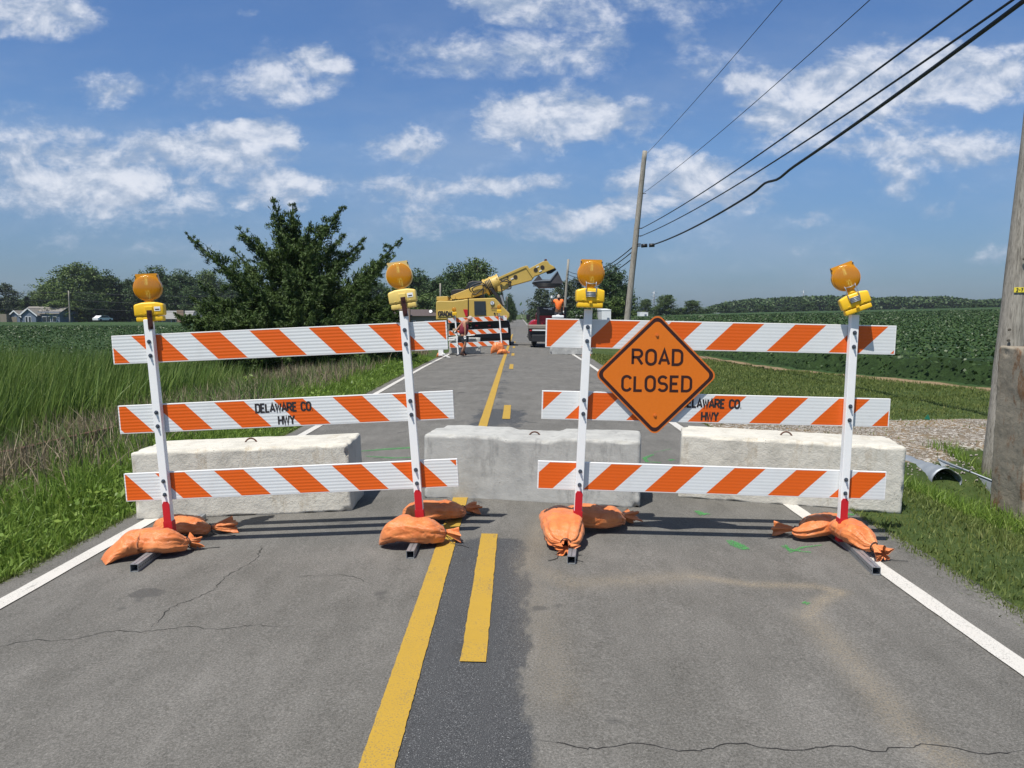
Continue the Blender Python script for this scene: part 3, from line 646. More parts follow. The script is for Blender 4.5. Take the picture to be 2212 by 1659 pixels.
# closed canopy below the leaves, so far rows read as one crop
for nm, xr, side, lab in (('soybean_canopy', None, 1, 'far soybean rows of the right field, closed canopy'), ('soybean_canopy', None, -1, 'far soybean rows of the left field, closed canopy')):
    if side > 0:
        cxs = np.concatenate([np.linspace(0, 30, 60), 30 + np.cumsum(np.geomspace(.6, 60, 60))]); cys = np.concatenate([np.arange(9, 45, .5), 45 + np.cumsum(np.geomspace(.6, 20, 60))])
        X, Y = np.meshgrid(cxs, cys); ex = np.interp(Y, [0, 12, 20.3, 27.4, 45, 90, 400], [14.2, 13.6, 12.4, 9.6, 8.4, 8.0, 8.0]) + .35; X = X + ex
        far = 345
    else:
        cxs = np.concatenate([np.linspace(0, 20, 40), 20 + np.cumsum(np.geomspace(.6, 40, 50))]); cys = np.concatenate([np.arange(18, 60, .6), 60 + np.cumsum(np.geomspace(.7, 6, 45))])
        X, Y = np.meshgrid(cxs, cys); X = -18.9 - X; far = 192
    Y = np.minimum(Y, far + 0 * Y); rows = .05 * np.sin(X * 2 * np.pi / .76) * (Y < 60)
    Z = zground(X, Y) + .60 + rows + .04 * hnoise(X, Y, 3.0, 2) + .03 * hnoise(X, Y, .5, 5)
    Z[:, 0] -= .65; Z[0, :] -= .62
    V = np.stack([X, Y, Z], -1).reshape(-1, 3); a_, b_ = X.shape; i = np.arange(a_ - 1)[:, None] * b_ + np.arange(b_ - 1)[None]
    Fq = np.stack([i, i + 1, i + b_ + 1, i + b_], -1).reshape(-1, 4)
    if nm not in M:
        m = Mat('soy_canopy'); f = m.ma('ADD', m.ma('MULTIPLY', m.noise(3.2, 6, .75), .5), m.ma('ADD', m.ma('MULTIPLY', m.noise(.35, 5, .7, st=(1, .3, 1)), .3), m.ma('MULTIPLY', m.noise(.03, 3, .6, st=(1, .4, 1)), .25)))
        m.set(m.ramp(f, [(.36, (.014, .030, .009)), (.48, (.028, .058, .015)), (.58, (.045, .085, .024)), (.72, (.075, .125, .042))]), .8, spec=.2); m.bump(m.noise(5, 6, .75), .9, .25); M[nm] = m.m
    tag(npmesh(nm, V, Fq, M[nm], smooth=True), lab, 'soybeans', kind='stuff')

# ---- broadleaf trees
def tree_mesh(seed, H, Wd, mat, nl=7000, leaf=.38, trunk_h=.28, lumps=16, gap=.0, shape='round'):
    """returns (crown_mesh, trunk_mesh) made at the origin"""
    rs = np.random.default_rng(seed); rr = random.Random(seed)
    L_ = []
    for k in range(lumps):
        t = (k + .5) / lumps; zc = lerp(trunk_h * .9, .90, t) * H
        env = {'round': math.sin(math.pi * min(1, .18 + .80 * t)) ** .6, 'oval': math.sin(math.pi * (.14 + .8 * t)) ** .9, 'spire': (1 - t) ** .8 * .9 + .08, 'low': math.sin(math.pi * min(1, .4 + .56 * t)) ** .5}[shape]
        a = k * 2.4 + rr.uniform(-.5, .5); q = rr.uniform(.35, .78) * env * Wd / 2
        rad = rr.uniform(.15, .27) * Wd * (.7 + .45 * env) * (1.2 if shape != 'spire' else .75)
        L_.append((q * math.cos(a), q * math.sin(a), zc, rad, rad * rr.uniform(.6, .85)))
    C = []; per = nl // lumps
    for (lx, ly, lz, ra, rz) in L_:
        # sub-clumps on the lump surface, leaves in each
        ns = 30; d = rs.normal(0, 1, (ns, 3)); d /= np.linalg.norm(d, axis=1)[:, None]; sr = rs.uniform(.35, 1.08, ns)
        cc = np.array([lx, ly, lz]) + d * np.array([ra, ra, rz]) * sr[:, None]
        idx = rs.integers(0, ns, per); g = rs.normal(0, 1, (per, 3)) * np.array([.17, .17, .12]) * ra
        C.append(cc[idx] + g)
    C = np.concatenate(C); C = C[C[:, 2] > H * trunk_h * .55]
    global RNG
    keep = RNG; RNG = rs
    o = leafcards('crown', C, rs.uniform(.7, 1.5, len(C)) * leaf * 1.35, mat, .3)
    RNG = keep
    mb = MB(); r0 = H * .022
    top = Vector((rr.uniform(-.4, .4), rr.uniform(-.4, .4), H * .72))
    mb.tube([(0, 0, -.6), (0, 0, H * .12), Vector((0, 0, 0)).lerp(top, .5), top], [r0 * 1.25, r0, r0 * .65, r0 * .2], 7)
    for (lx, ly, lz, ra, rz) in L_[:: 2]:
        s = Vector((0, 0, 0)).lerp(top, min(.95, max(.25, (lz - ra) / H))); e = Vector((lx, ly, lz + rz * .4))
        mb.tube([s, s.lerp(e, .5) + Vector((0, 0, -.1)), e], [r0 * .45, r0 * .3, r0 * .08], 5)
    tr = mb.build('trunk', M['bark'])
    me = (o.data, tr.data); bpy.data.objects.remove(o); bpy.data.objects.remove(tr); return me
PT = {
 'a': tree_mesh(1, 16, 13, M['leaf_b'], 17000, .34, .16, 20), 'b': tree_mesh(2, 16, 12, M['leaf_a'], 16000, .34, .2, 18),
 'c': tree_mesh(3, 15, 9, M['leaf_a'], 12000, .32, .22, 16, shape='oval'), 'd': tree_mesh(4, 12, 10, M['leaf_b'], 10000, .32, .1, 14, shape='low'),
 'e': tree_mesh(5, 15, 8, M['leaf_c'], 4200, .34, .28, 14, shape='oval'), 's': tree_mesh(6, 14, 5, M['leaf_a'], 5000, .28, .05, 22, shape='spire'),
 'g': tree_mesh(7, 12, 7, M['leaf_b'], 9000, .26, .22, 14, shape='oval'), 'f': tree_mesh(8, 5, 6, M['leaf_a'], 3500, .26, .02, 10, shape='low')}
PH = {'a': 16, 'b': 16, 'c': 15, 'd': 12, 'e': 15, 's': 14, 'g': 12, 'f': 5}
PW = {'a': 13, 'b': 12, 'c': 9, 'd': 10, 'e': 8, 's': 5, 'g': 7, 'f': 6}
def tree(kind, px, topy, wpx, Yd, label, group=None, name='tree', cat='tree'):
    p = atY(px, topy, Yd); zb = zat(p.x, Yd); H_ = p.z - zb; w = wpx / F * Yd * 1.02
    e = empty(name, (p.x, Yd, zb), label, cat, group, rz=random.uniform(0, 6.28))
    e.scale = (w / PW[kind], w / PW[kind], H_ / PH[kind] * .97)
    for nm, me in zip(('crown', 'trunk'), PT[kind]):
        o = bpy.data.objects.new(nm, me); col.objects.link(o); o.parent = e
    return e
GL = 'trees behind the houses on the left'
TL = [('e', 8, 604, 62, 205, 'thin grey-green tree at the far left edge of the picture'), ('s', 57, 632, 34, 212, 'narrow dark spruce between the thin edge tree and the rounded tree'),
 ('a', 100, 612, 84, 225, 'rounded green tree behind the house with white gables'), ('a', 165, 566, 122, 208, 'tallest and broadest green tree of the left tree belt'),
 ('b', 222, 584, 96, 214, 'spreading dark tree just right of the tallest tree on the left'), ('c', 276, 598, 70, 220, 'dark oval tree immediately left of the leftmost warning light'),
 ('b', 335, 575, 92, 216, 'dark tree whose crown shows right above the leftmost warning light'), ('b', 392, 583, 92, 214, 'broad dark tree behind the grey-roofed house'),
 ('a', 448, 582, 80, 226, 'mid-green tree whose top shows just left of the juniper'), ('d', 130, 646, 90, 196, 'low bushy tree hanging over the roof of the white-gabled house'),
 ('d', 250, 650, 80, 222, 'low bush-like tree behind the thin utility pole on the left'), ('c', 190, 625, 60, 200, 'dark tree behind the thin utility pole of the left field'),
 ('b', 300, 625, 90, 228, 'shaded tree behind the leftmost battery case'), ('d', 30, 640, 80, 222, 'dark low tree behind the small building at the left edge'), ('c', 420, 612, 70, 206, 'tree at the juniper left side beside the grey-roofed house'),
 ('b', 500, 610, 90, 230, 'tree mostly hidden by the left half of the juniper'), ('d', 470, 640, 90, 200, 'low tree behind the left skirt of the juniper'),
 ('b', 800, 606, 110, 190, 'tree mostly hidden by the right half of the juniper'), ('b', 900, 582, 96, 150, 'dark tree behind the second warning light from the left'), ('e', 872, 600, 40, 140, 'thin pale tree peeking over the second warning light'),
 ('c', 950, 590, 70, 145, 'dark tree between the second warning light and the tall road trees'), ('b', 985, 570, 84, 120, 'tall tree left of the excavator boom, second highest there'),
 ('a', 1030, 556, 96, 118, 'tallest tree behind the yellow excavator boom'), ('d', 930, 630, 120, 140, 'low dark tree behind the brown-roofed house'), ('d', 1000, 625, 110, 125, 'low leafy tree behind the excavator cab'), ('c', 1062, 600, 44, 130, 'narrow tree right of the tallest one behind the boom')]
for (k, px, ty, w, Yd, lb) in TL: tree(k, px, ty, w, Yd, lb, GL)
GR = 'trees on the right of the road'
TR = [('e', 1172, 614, 60, 92, 'thin leggy tree left of the orange-shirted worker'), ('e', 1215, 596, 70, 96, 'thin tree right behind the hanging bucket'), ('e', 1243, 590, 60, 105, 'thin grey-green tree beside the third warning light'),
 ('b', 1322, 571, 84, 100, 'tall dense dark tree left of the leaning utility pole'), ('d', 1322, 640, 92, 96, 'low dark growth at the foot of the tall dense tree'), ('f', 1262, 655, 70, 88, 'dark bush behind the third warning light'), ('f', 1200, 662, 80, 86, 'dark bush behind the red pickup truck'),
 ('c', 1345, 610, 50, 108, 'tree half hidden by the leaning utility pole'), ('g', 1396, 642, 30, 250, 'small round tree just right of the leaning pole'), ('f', 1372, 668, 40, 260, 'bush right of the leaning utility pole'),
 ('g', 1440, 632, 46, 240, 'larger round field tree left of the road closed sign peak'), ('f', 1418, 660, 36, 245, 'bush between the two small field trees'), ('g', 1495, 645, 40, 255, 'small field tree right of the road closed sign peak'), ('f', 1468, 664, 50, 260, 'bush between the larger field tree and the right one'),
 ('f', 1525, 666, 40, 275, 'bush at the right foot of the last field tree')]
for (k, px, ty, w, Yd, lb) in TR: tree(k, px, ty, w, Yd, lb, GR)
GB = 'bushes along the far edge of the right field'
for i_, (px, ty, w, lb) in enumerate([(1566, 655, 34, 'leftmost bush in front of the far wooded hill'), (1600, 664, 40, 'low dull bush second along the far field edge'), (1654, 656, 46, 'wide bush third along the far field edge'), (1700, 662, 40, 'small bush fourth along the far field edge'),
     (1745, 648, 44, 'taller bush seen just left of the tilted warning light'), (1800, 655, 36, 'bush directly behind the tilted warning light'), (2040, 660, 40, 'low bush right of the tilted warning light'), (2110, 655, 70, 'wide dark bush nearest the foreground pole on the far field edge')]):
    tree('f', px, ty, w, 352, lb, GB, 'bush', 'bush')
# bushes down the road on both sides
GD = 'dark bushes beside the far road'
for (px, ty, w, Yd, lb) in [(1100, 634, 24, 150, 'dark roadside tree row end left of the far road, nearest'), (1108, 650, 16, 230, 'small dark tree left of the far road, farther off'), (1162, 655, 34, 140, 'dark bush right of the far road behind the truck mirror'), (1146, 664, 14, 260, 'tiny dark bush right of the far road near the horizon')]:
    tree('b' if ty < 652 else 'f', px, ty, w, Yd, lb, GD)
# ---- far wooded hill on the right (one mass)
rs = np.random.default_rng(5); Cs = []
for k in range(420):
    px = rs.uniform(1535, 2330); Yd = rs.uniform(470, 560)
    prof = np.interp(px, [1535, 1560, 1620, 1720, 1830, 1900, 1990, 2040, 2080, 2120, 2160, 2330], [664, 655, 646, 641, 638, 643, 641, 640, 646, 649, 645, 642]) + rs.uniform(-1, 5)
    p = atY(px, prof, Yd); R_ = rs.uniform(5, 8.5); zb = zat(p.x, Yd)
    n = 130; d = rs.normal(0, 1, (n, 3)); d /= np.linalg.norm(d, axis=1)[:, None]; d[:, 2] = np.where(d[:, 2] < -.2, -d[:, 2], d[:, 2])
    zz = (p.z - R_ * .55) ; Cs.append(np.array([p.x, Yd, zz]) + d * np.array([R_, R_, R_ * .55]) * rs.uniform(.8, 1.05, (n, 1)))
    m_ = 60; Cs.append(np.stack([p.x + rs.normal(0, R_ * .7, m_), np.full(m_, Yd) + rs.normal(0, 3, m_), rs.uniform(zb, max(zb + 1, zz), m_)], -1))
C = np.concatenate(Cs); o = leafcards('far_wood', C, rs.uniform(1.2, 2.6, len(C)), M['leaf_a'], .5); tag(o, 'long dark wooded hill beyond the right field', 'woods', kind='stuff')
# distant tree lines left and centre
Cs = []
for k in range(260):
    px = rs.uniform(-120, 1560); 
    if 1106 < px < 1132: continue
    Yd = rs.uniform(600, 700) if px > 1060 else rs.uniform(240, 260)
    ty = (672 if px > 1060 else 650) + rs.uniform(-2, 5); p = atY(px, ty, Yd); R_ = 6; zb = zat(p.x, Yd); n = 90
    Cs.append(np.stack([p.x + rs.normal(0, R_ * .8, n), Yd + rs.normal(0, 3, n), zb + (p.z - zb) * rs.uniform(0, 1, n)], -1))
C = np.concatenate(Cs); o = leafcards('far_wood', C, rs.uniform(1.0, 2.2, len(C)), M['leaf_a'], .4); tag(o, 'low distant tree line along the horizon', 'woods', kind='stuff')

# ---- the big juniper
JY = 27.0
def juniper():
    jb = atY(640, 775, JY); base = Vector((jb.x, JY, zat(jb.x, JY))); e = empty('juniper_tree', base, 'large dark juniper with upswept feathery branches left of the road', 'tree')
    rr = random.Random(3); rs = np.random.default_rng(9); C = []; Dd = []; R_ = []; Sz = []; tr = MB(); S = []
    tips = [(402, 505, 0, 1), (512, 490, -.8, .9), (500, 535, 1.2, .8), (552, 515, .8, .8), (588, 424, 0, .8), (632, 440, .3, 1.3), (742, 447, -.4, 1.15), (745, 505, .5, .8), (792, 513, 0, .95), (784, 533, 1.3, .8),
            (866, 518, -.5, 1.1), (855, 552, .9, .9), (590, 465, .4, .8), (672, 478, -.6, .8), (460, 560, -1.6, 1.2), (600, 500, -1, 1.2), (690, 520, -1.4, 1.2), (640, 480, 1, 1.2),
            (560, 480+50, -1.3, 1.1), (830, 560, -1.6, 1.1), (740, 560, -2, 1.1), (520, 590, -2.2, 1.2), (430, 610, -1, 1.2), (440, 650, -1.6, 1.1), (620, 570, -2.4, 1.3), (690, 600, -2.8, 1.3), (800, 610, -2.2, 1.2), (880, 600, -.6, 1.0),
            (560, 620, -2.9, 1.3), (470, 680, -2.0, 1.2), (410, 640, .4, 1.1), (780, 660, -2.6, 1.2), (850, 660, -1.4, 1.1), (640, 650, -3.0, 1.3), (715, 690, -3.0, 1.2), (540, 690, -2.8, 1.2), (892, 640, .4, 1.0)]
    for (px, py, dy, th) in tips:
        t = atY(px, py, JY + dy) - base; hd_ = math.hypot(t.x, t.y); h0 = max(.25, min(t.z - .85 * hd_, t.z * .62))
        p0 = Vector((0, 0, h0)); p3 = t; p1 = p0 + Vector((t.x * .36, t.y * .36, (t.z - p0.z) * .28)); p2 = p0 + Vector((t.x * .70, t.y * .70, (t.z - p0.z) * .68)); S.append((p0, p1, p2, p3, th))
    for k in range(310):      # filling skirt and interior
        a = rr.uniform(0, 6.283); rad = 4.1 * rr.random() ** .48; zt = rr.uniform(.25, 4.3) * (1.12 - rad / 6.8)
        t = Vector((math.cos(a) * rad * 1.06, math.sin(a) * rad * .8, zt)); p0 = Vector((0, 0, rr.uniform(.1, min(2, zt)))); S.append((p0, p0 + Vector((t.x * .4, t.y * .4, 0)), p0.lerp(t, .8) + Vector((0, 0, -.15)), t, rr.uniform(.9, 1.3)))
    for (p0, p1, p2, p3, th) in S:
        L_ = (p3 - p0).length; n = int(200 * L_ * th)
        t = rs.uniform(.12, 1, n) ** .85; bez = lambda t: ((1 - t) ** 3)[:, None] * np.array(p0) + (3 * (1 - t) ** 2 * t)[:, None] * np.array(p1) + (3 * (1 - t) * t ** 2)[:, None] * np.array(p2) + (t ** 3)[:, None] * np.array(p3)
        c = bez(t); dv = bez(np.minimum(t + .03, 1.03)) - c; dv /= np.linalg.norm(dv, axis=1)[:, None] + 1e-6
        # twigs: side shoots grouped in tufts
        nt_ = max(20, int(L_ * 24)); tt = rs.uniform(.12, 1, nt_); tt = np.where((tt > .8) & (rs.random(nt_) < .45), tt * .7, tt); cen = bez(tt); off = rs.normal(0, 1, (nt_, 3)); off /= np.linalg.norm(off, axis=1)[:, None]
        rad = (.62 * th * np.clip(1 - tt, .01, 1) ** .8 * rs.uniform(.1, 1.25, nt_) + .05); wsp = rs.random(nt_) < .14; rad = np.where(wsp, rad * 1.35 + .10 * (1.1 - tt), rad); cen = cen + off * rad[:, None]
        idx = rs.integers(0, nt_, n * 4); cl = cen[idx] + rs.normal(0, 1, (n * 4, 3)) * (.10 * np.clip(1.25 - tt[idx], .25, 1))[:, None]
        dl = off[idx] * .75 + np.array([0, 0, .40]); dl += (np.array(p3) - np.array(p2))[None] / ((p3 - p2).length) * .8
        C += [c + rs.normal(0, 1, (n, 3)) * (.10 * np.clip(1 - t, .06, 1))[:, None], cl]; Dd += [dv * 1.2, dl]; Sz += [1.2 - .75 * t, 1.2 - .75 * tt[idx]]; R_ += [rs.beta(2, 2, n), np.clip(rs.beta(2, 2, n * 4) * .7 + .3 * rs.random(nt_)[idx], 0, 1)]
        tr.tube([p0, p0.lerp(p1, .8), p1.lerp(p2, .6), p2.lerp(p3, .5)], [.06 * th, .045, .03, .012], 5)
    tr.tube([(0, 0, -.5), (0, 0, 1.2), (.05, 0, 3.6)], [.2, .17, .05], 9)
    C = np.concatenate(C); Dd = np.concatenate(Dd); R_ = np.concatenate(R_)
    global RNG
    leafcards('foliage', C, rs.uniform(.09, .26, len(C)) * np.concatenate(Sz), M['juniper'], .1, e, R_, .28, Dd, .45)
    tr.build('trunk', M['bark'], e)
juniper()
# leafy milkweed-like weeds by the juniper and in the verge
def leafyplant(p, h, n, mat, label, group, seed):
    rs = np.random.default_rng(seed); e = empty('leafy_weed', p, label, 'weed', group); st = MB(); C = []; D_ = []
    for k in range(n):
        a = rs.uniform(0, 6.28); q = Vector((math.cos(a), math.sin(a), 0)) * rs.uniform(.03, .18); hh = h * rs.uniform(.6, 1)
        st.tube([(q.x * .3, q.y * .3, -.05), (q.x, q.y, hh * .6), (q.x * 1.4, q.y * 1.4, hh)], [.006, .005, .002], 5)
        for j in range(int(hh / .045)):
            z = (j + 1) * .045; aa = j * 2.4 + k; d = np.array([math.cos(aa), math.sin(aa), .35]); C.append(np.array([q.x * (z / hh) * 1.3, q.y * (z / hh) * 1.3, z]) + d * .06); D_.append(d)
    st.build('stem', M['bark'], e); leafcards('leaves', np.array(C), rs.uniform(.10, .18, len(C)), mat, .5, e, None, .42, np.array(D_), .15)
for k, (px, py, h, lb) in enumerate([(700, 812, .8, 'bright leafy weed beneath the juniper, nearest its middle'), (735, 806, .7, 'leafy weed right of the brightest one beneath the juniper'), (800, 800, .6, 'leafy weed near the road edge beside the juniper'), (540, 850, .5, 'feathery green weed behind the top rail of the left barricade')]):
    p = G(px, py); leafyplant(p, h, 7, M['cattail'] if k != 3 else M['grass'], lb, 'leafy weeds on the ditch bank', k)
# ================================================================== LETTERING (drawn strokes)
def arc(cx, cy, rx, ry, a0, a1, n=9):
    return [(cx + rx * math.cos(math.radians(lerp(a0, a1, k / (n - 1)))), cy + ry * math.sin(math.radians(lerp(a0, a1, k / (n - 1))))) for k in range(n)]
GLY = {
 'R': [[(0, 0), (0, 1), (.33, 1)] + arc(.33, .74, .24, .26, 90, -90) + [(0, .48)], [(.30, .47), (.60, 0)]],
 'O': [arc(.29, .70, .29, .30, 180, 0) + arc(.29, .30, .29, .30, 0, -180) + [(0, .70)]],
 'A': [[(-.02, 0), (.29, 1), (.60, 0)], [(.10, .30), (.48, .30)]],
 'D': [[(0, 0), (0, 1), (.24, 1)] + arc(.27, .70, .30, .30, 90, 0) + arc(.27, .30, .30, .30, 0, -90) + [(0, 0)]],
 'C': [arc(.28, .72, .28, .28, 20, 180) + arc(.28, .28, .28, .28, 180, 340)],
 'L': [[(0, 1), (0, 0), (.48, 0)]],
 'S': [arc(.28, .75, .26, .25, 25, 180)[:-1] + arc(.28, .72, .26, .22, 180, 250, 4) + arc(.28, .28, .28, .24, 70, -0, 5) + arc(.28, .26, .28, .26, -10, -155)],
 'E': [[(.50, 1), (0, 1), (0, 0), (.50, 0)], [(.0, .51), (.42, .51)]],
 'W': [[(0, 1), (.17, 0), (.36, .9), (.55, 0), (.72, 1)]], 'H': [[(0, 0), (0, 1)], [(.52, 0), (.52, 1)], [(0, .5), (.52, .5)]],
 'Y': [[(0, 1), (.28, .48), (.56, 1)], [(.28, .5), (.28, 0)]], 'G': [arc(.28, .72, .28, .28, 25, 180) + arc(.28, .28, .28, .28, 180, 360) + [(.56, .45), (.30, .45)]],
 'U': [[(0, 1), (0, .28)] + arc(.28, .28, .28, .28, 180, 360) + [(.56, 1)]], '.': [[(.02, .0), (.10, .0)]], '-': [[(.05, .5), (.4, .5)]],
 '2': [arc(.26, .74, .26, .26, 160, -30) + [(0, 0), (.52, 0)]], '7': [[(0, 1), (.5, 1), (.16, 0)]], ' ': []}
ADV = {'R': .60, 'O': .58, 'A': .58, 'D': .57, 'C': .55, 'L': .48, 'S': .56, 'E': .50, 'W': .72, 'H': .52, 'Y': .56, 'G': .56, 'U': .56, '.': .12, '-': .45, '2': .52, '7': .5, ' ': .35}
def ribbon(mb, pts, w, place, k):
    """mitred flat ribbon; place maps (a,b,layer) to 3D"""
    P = [Vector((p[0], p[1])) for p in pts]; Q = [P[0]]
    for p in P[1:]:
        if (p - Q[-1]).length > 1e-4: Q.append(p)
    P = Q; n = len(P); closed = (P[0] - P[-1]).length < 1e-3; out = []
    for i in range(n):
        a = P[i - 1] if i else (P[n - 2] if closed else None); b = P[i + 1] if i < n - 1 else (P[1] if closed else None)
        d1 = (P[i] - a).normalized() if a is not None else None; d2 = (b - P[i]).normalized() if b is not None else None
        if d1 is None: d1 = d2
        if d2 is None: d2 = d1
        t = (d1 + d2).normalized() if (d1 + d2).length > .1 else d1; nr = Vector((-t.y, t.x)); s = w / 2 / max(.42, nr.dot(Vector((-d1.y, d1.x))))
        out += [P[i] + nr * s, P[i] - nr * s]
    mb.add([place(p.x, p.y, k) for p in out], [(2 * i, 2 * i + 1, 2 * i + 3, 2 * i + 2) for i in range(n - 1)])
def text(mb, s, x0, z0, h, w, place, gap=.22, sx=1.0, stencil=False, wob=0):
    x = 0; k = 0
    for ch in s:
        for st in GLY[ch]:
            pts = [(x0 + (x + a * sx) * h, z0 + b * h) for a, b in st]
            runs = [pts]
            if stencil and ch in 'OC':
                cxm = x0 + (x + ADV[ch] * sx * .52) * h; runs = []; cur = []
                dn = []
                for p, q in zip(pts[:-1], pts[1:]):
                    m_ = max(1, int(math.hypot(q[0] - p[0], q[1] - p[1]) / (h * .04)))
                    dn += [(lerp(p[0], q[0], j / m_), lerp(p[1], q[1], j / m_)) for j in range(m_)]
                dn.append(pts[-1])
                for p in dn:
                    if abs(p[0] - cxm) < h * .042 and not (ch in 'A' and p[1] > z0 + h * .8): 
                        if len(cur) > 1: runs.append(cur)
                        cur = []
                    else: cur.append(p)
                if len(cur) > 1: runs.append(cur)
            for r in runs: ribbon(mb, r, w, place, k % 3); k += 1
        x += ADV[ch] * sx + gap
    return (x - gap) * h
def textw(s, h, gap=.22, sx=1.0): return sum(ADV[c] * sx + gap for c in s) * h - gap * h

# ================================================================== TYPE III BARRICADES
def barricade(label, bl, posts, phases, sgn, ribs, textpos, skids, full=True, gz_=None):
    """bl: list of (left end, right end) Vectors of board centre lines, top to bottom; posts: (bottom, top) Vectors; world coordinates"""
    c = (posts[0][0] + posts[1][0]) / 2; base = Vector((c.x, c.y, zat(c.x, c.y))); e = empty('road_barricade', base, label, 'barricade', 'striped road barricades')
    mt = M['stripe_dn'] if sgn > 0 else M['stripe_up']
    for i, (a, b) in enumerate(bl):
        mb = MB(); mb.bbox((1.22, 0, 0), (2.44, .024, .205), .003); o = mb.build('board', mt, e)
        d = b - a; q = Vector((1, 0, 0)).rotation_difference(d.normalized()); o.rotation_mode = 'QUATERNION'; o.rotation_quaternion = q
        o.location = a - base; o.scale = (d.length / 2.44, 1, 1); o.color = (phases[i], ribs, 0, 1)
        if i == 1 and textpos is not None:
            tm = MB(); pl = lambda x, z, k: (x, -.0132 - .0003 * k, z)
            text(tm, 'DELAWARE CO.', textpos[0], .010, .057, .0135, pl, .17, .88, False); text(tm, 'HWY', textpos[1], -.084, .060, .0125, pl, .13, .92)
            tm.build('stencil_lettering', M['ink'], o)
    for k, (pb, ptp) in enumerate(posts):
        mb = MB(); d = (ptp - pb); R = Vector((0, 0, 1)).rotation_difference(d.normalized()).to_matrix(); L_ = d.length
        # channel-like square tube with slightly raised edges
        mb.bbox((0, 0, L_ / 2), (.056, .050, L_), .004)
        o = mb.build('post', M['white_paint'], e); o.location = pb - base; o.rotation_euler = R.to_euler()
        if full:
            mb = MB(); zz = .30
            prof = [(-.026, 0.0), (.026, 0.0), (.026, zz - .02), (.014, zz), (-.014, zz), (-.026, zz - .02)]
            mb.prism(prof, 'y', (-.0295, -.0255)); mb.build('red_paint_foot', M['red_paint'], o)
            sl = MB(); sl.bbox((0, 0, .07), (.064, .060, .17), .003); sl.build('sleeve', M['red_paint'], o)
        for i, (a, b) in enumerate(bl):
            t = ((pb.x + (ptp.x - pb.x) * .5) - a.x) / (b.x - a.x); cz = a.lerp(b, t).z
            for dz in ((.048, -.050) if full else (0,)):
                z = cz + dz; tt = (z - pb.z) / (ptp.z - pb.z); p = pb.lerp(ptp, tt)
                bm_ = MB(); y0 = -.025
                bm_.tube([(0, y0 - .001, 0), (0, y0 - .004, 0)], .0145, 14, smooth=False); bm_.tube([(0, y0 - .004, 0), (0, y0 - .016, 0)], .0095, 6, smooth=False); bm_.tube([(0, y0 - .016, 0), (0, y0 - .026, 0)], .0055, 8, smooth=False)
                ob = bm_.build('bolt', M['bolt'], e); ob.location = p - base
    for (a, b) in skids:
        mb = MB(); d = b - a; L_ = d.length; R = Vector((0, 1, 0)).rotation_difference(d.normalized()).to_matrix(); s = .026; w = .003
        for sx in (-1, 1): mb.box((sx * (s - w / 2), L_ / 2, 0), (w, L_, 2 * s))
        for sz in (-1, 1): mb.box((0, L_ / 2, sz * (s - w / 2)), (2 * s - 2 * w, L_, w))
        if full:
            n = int(L_ / .0254)
            for k in range(n):
                y = (k + .5) * .0254
                for sx in (-1, 1): mb.tube([(sx * (s + .0002), y, 0), (sx * (s + .0008), y, 0)], .0052, 8, mi=1, smooth=False)
                mb.tube([(0, y, s + .0002), (0, y, s + .0008)], .0052, 8, mi=1, smooth=False)
        o = mb.build('skid', [M['galv'], M['black']], e); o.location = a - base; o.rotation_euler = R.to_euler()
    return e
FY = 5.462
def ends(l, r): # D-pixel mid-points of the board's two ends
    return (atY(*l, FY), atY(*r, FY))
lb = [ends((244.5, 756.5), (966.5, 723.5)), ends((258.5, 907), (980, 874)), ends((271.5, 1053), (989.5, 1020.5))]
rb = [ends((1178.5, 719), (1933.5, 735)), ends((1170, 874), (1920.5, 892)), ends((1161, 1025), (1912, 1049))]
PY = 5.42
def post_(top, bot, zb):
    t = atY(*top, PY); b = atY(*bot, PY); d = (t - b); b2 = b + d * ((zb - b.z) / d.z); return (b2, t)
pl1 = post_((321, 690), (364, 1110), zat(-2.55, PY) + .052); pl2 = post_((872, 672), (903, 1060), .052)
pr1 = post_((1271, 668), (1250, 1070), .045); pr2 = post_((1845, 680), (1821, 1090), zat(2.3, PY) + .052)
def skid_(front, back_y, xb, yf=None):
    f = G(*front); z0 = zat(f.x, f.y) + .027; return (Vector((f.x, f.y, z0)), Vector((xb, back_y, zat(xb, back_y) + .027)))
BL = barricade('long left barricade with ribbed boards and stripes falling to the right', lb, [pl1, pl2], (.240, .3675, .325), 1, .26, (1.005, 1.165), [skid_((290, 1236), 6.2, pl1[0].x - .09), skid_((886, 1207), 6.2, pl2[0].x)])
BR = barricade('right barricade carrying the road closed diamond, stripes rising to the right', rb, [pr1, pr2], (.346, .259, .4185), -1, .12, (.985, 1.125), [skid_((1234, 1219), 6.2, pr1[0].x + .08), skid_((1893, 1243), 5.95, pr2[0].x + .1)])

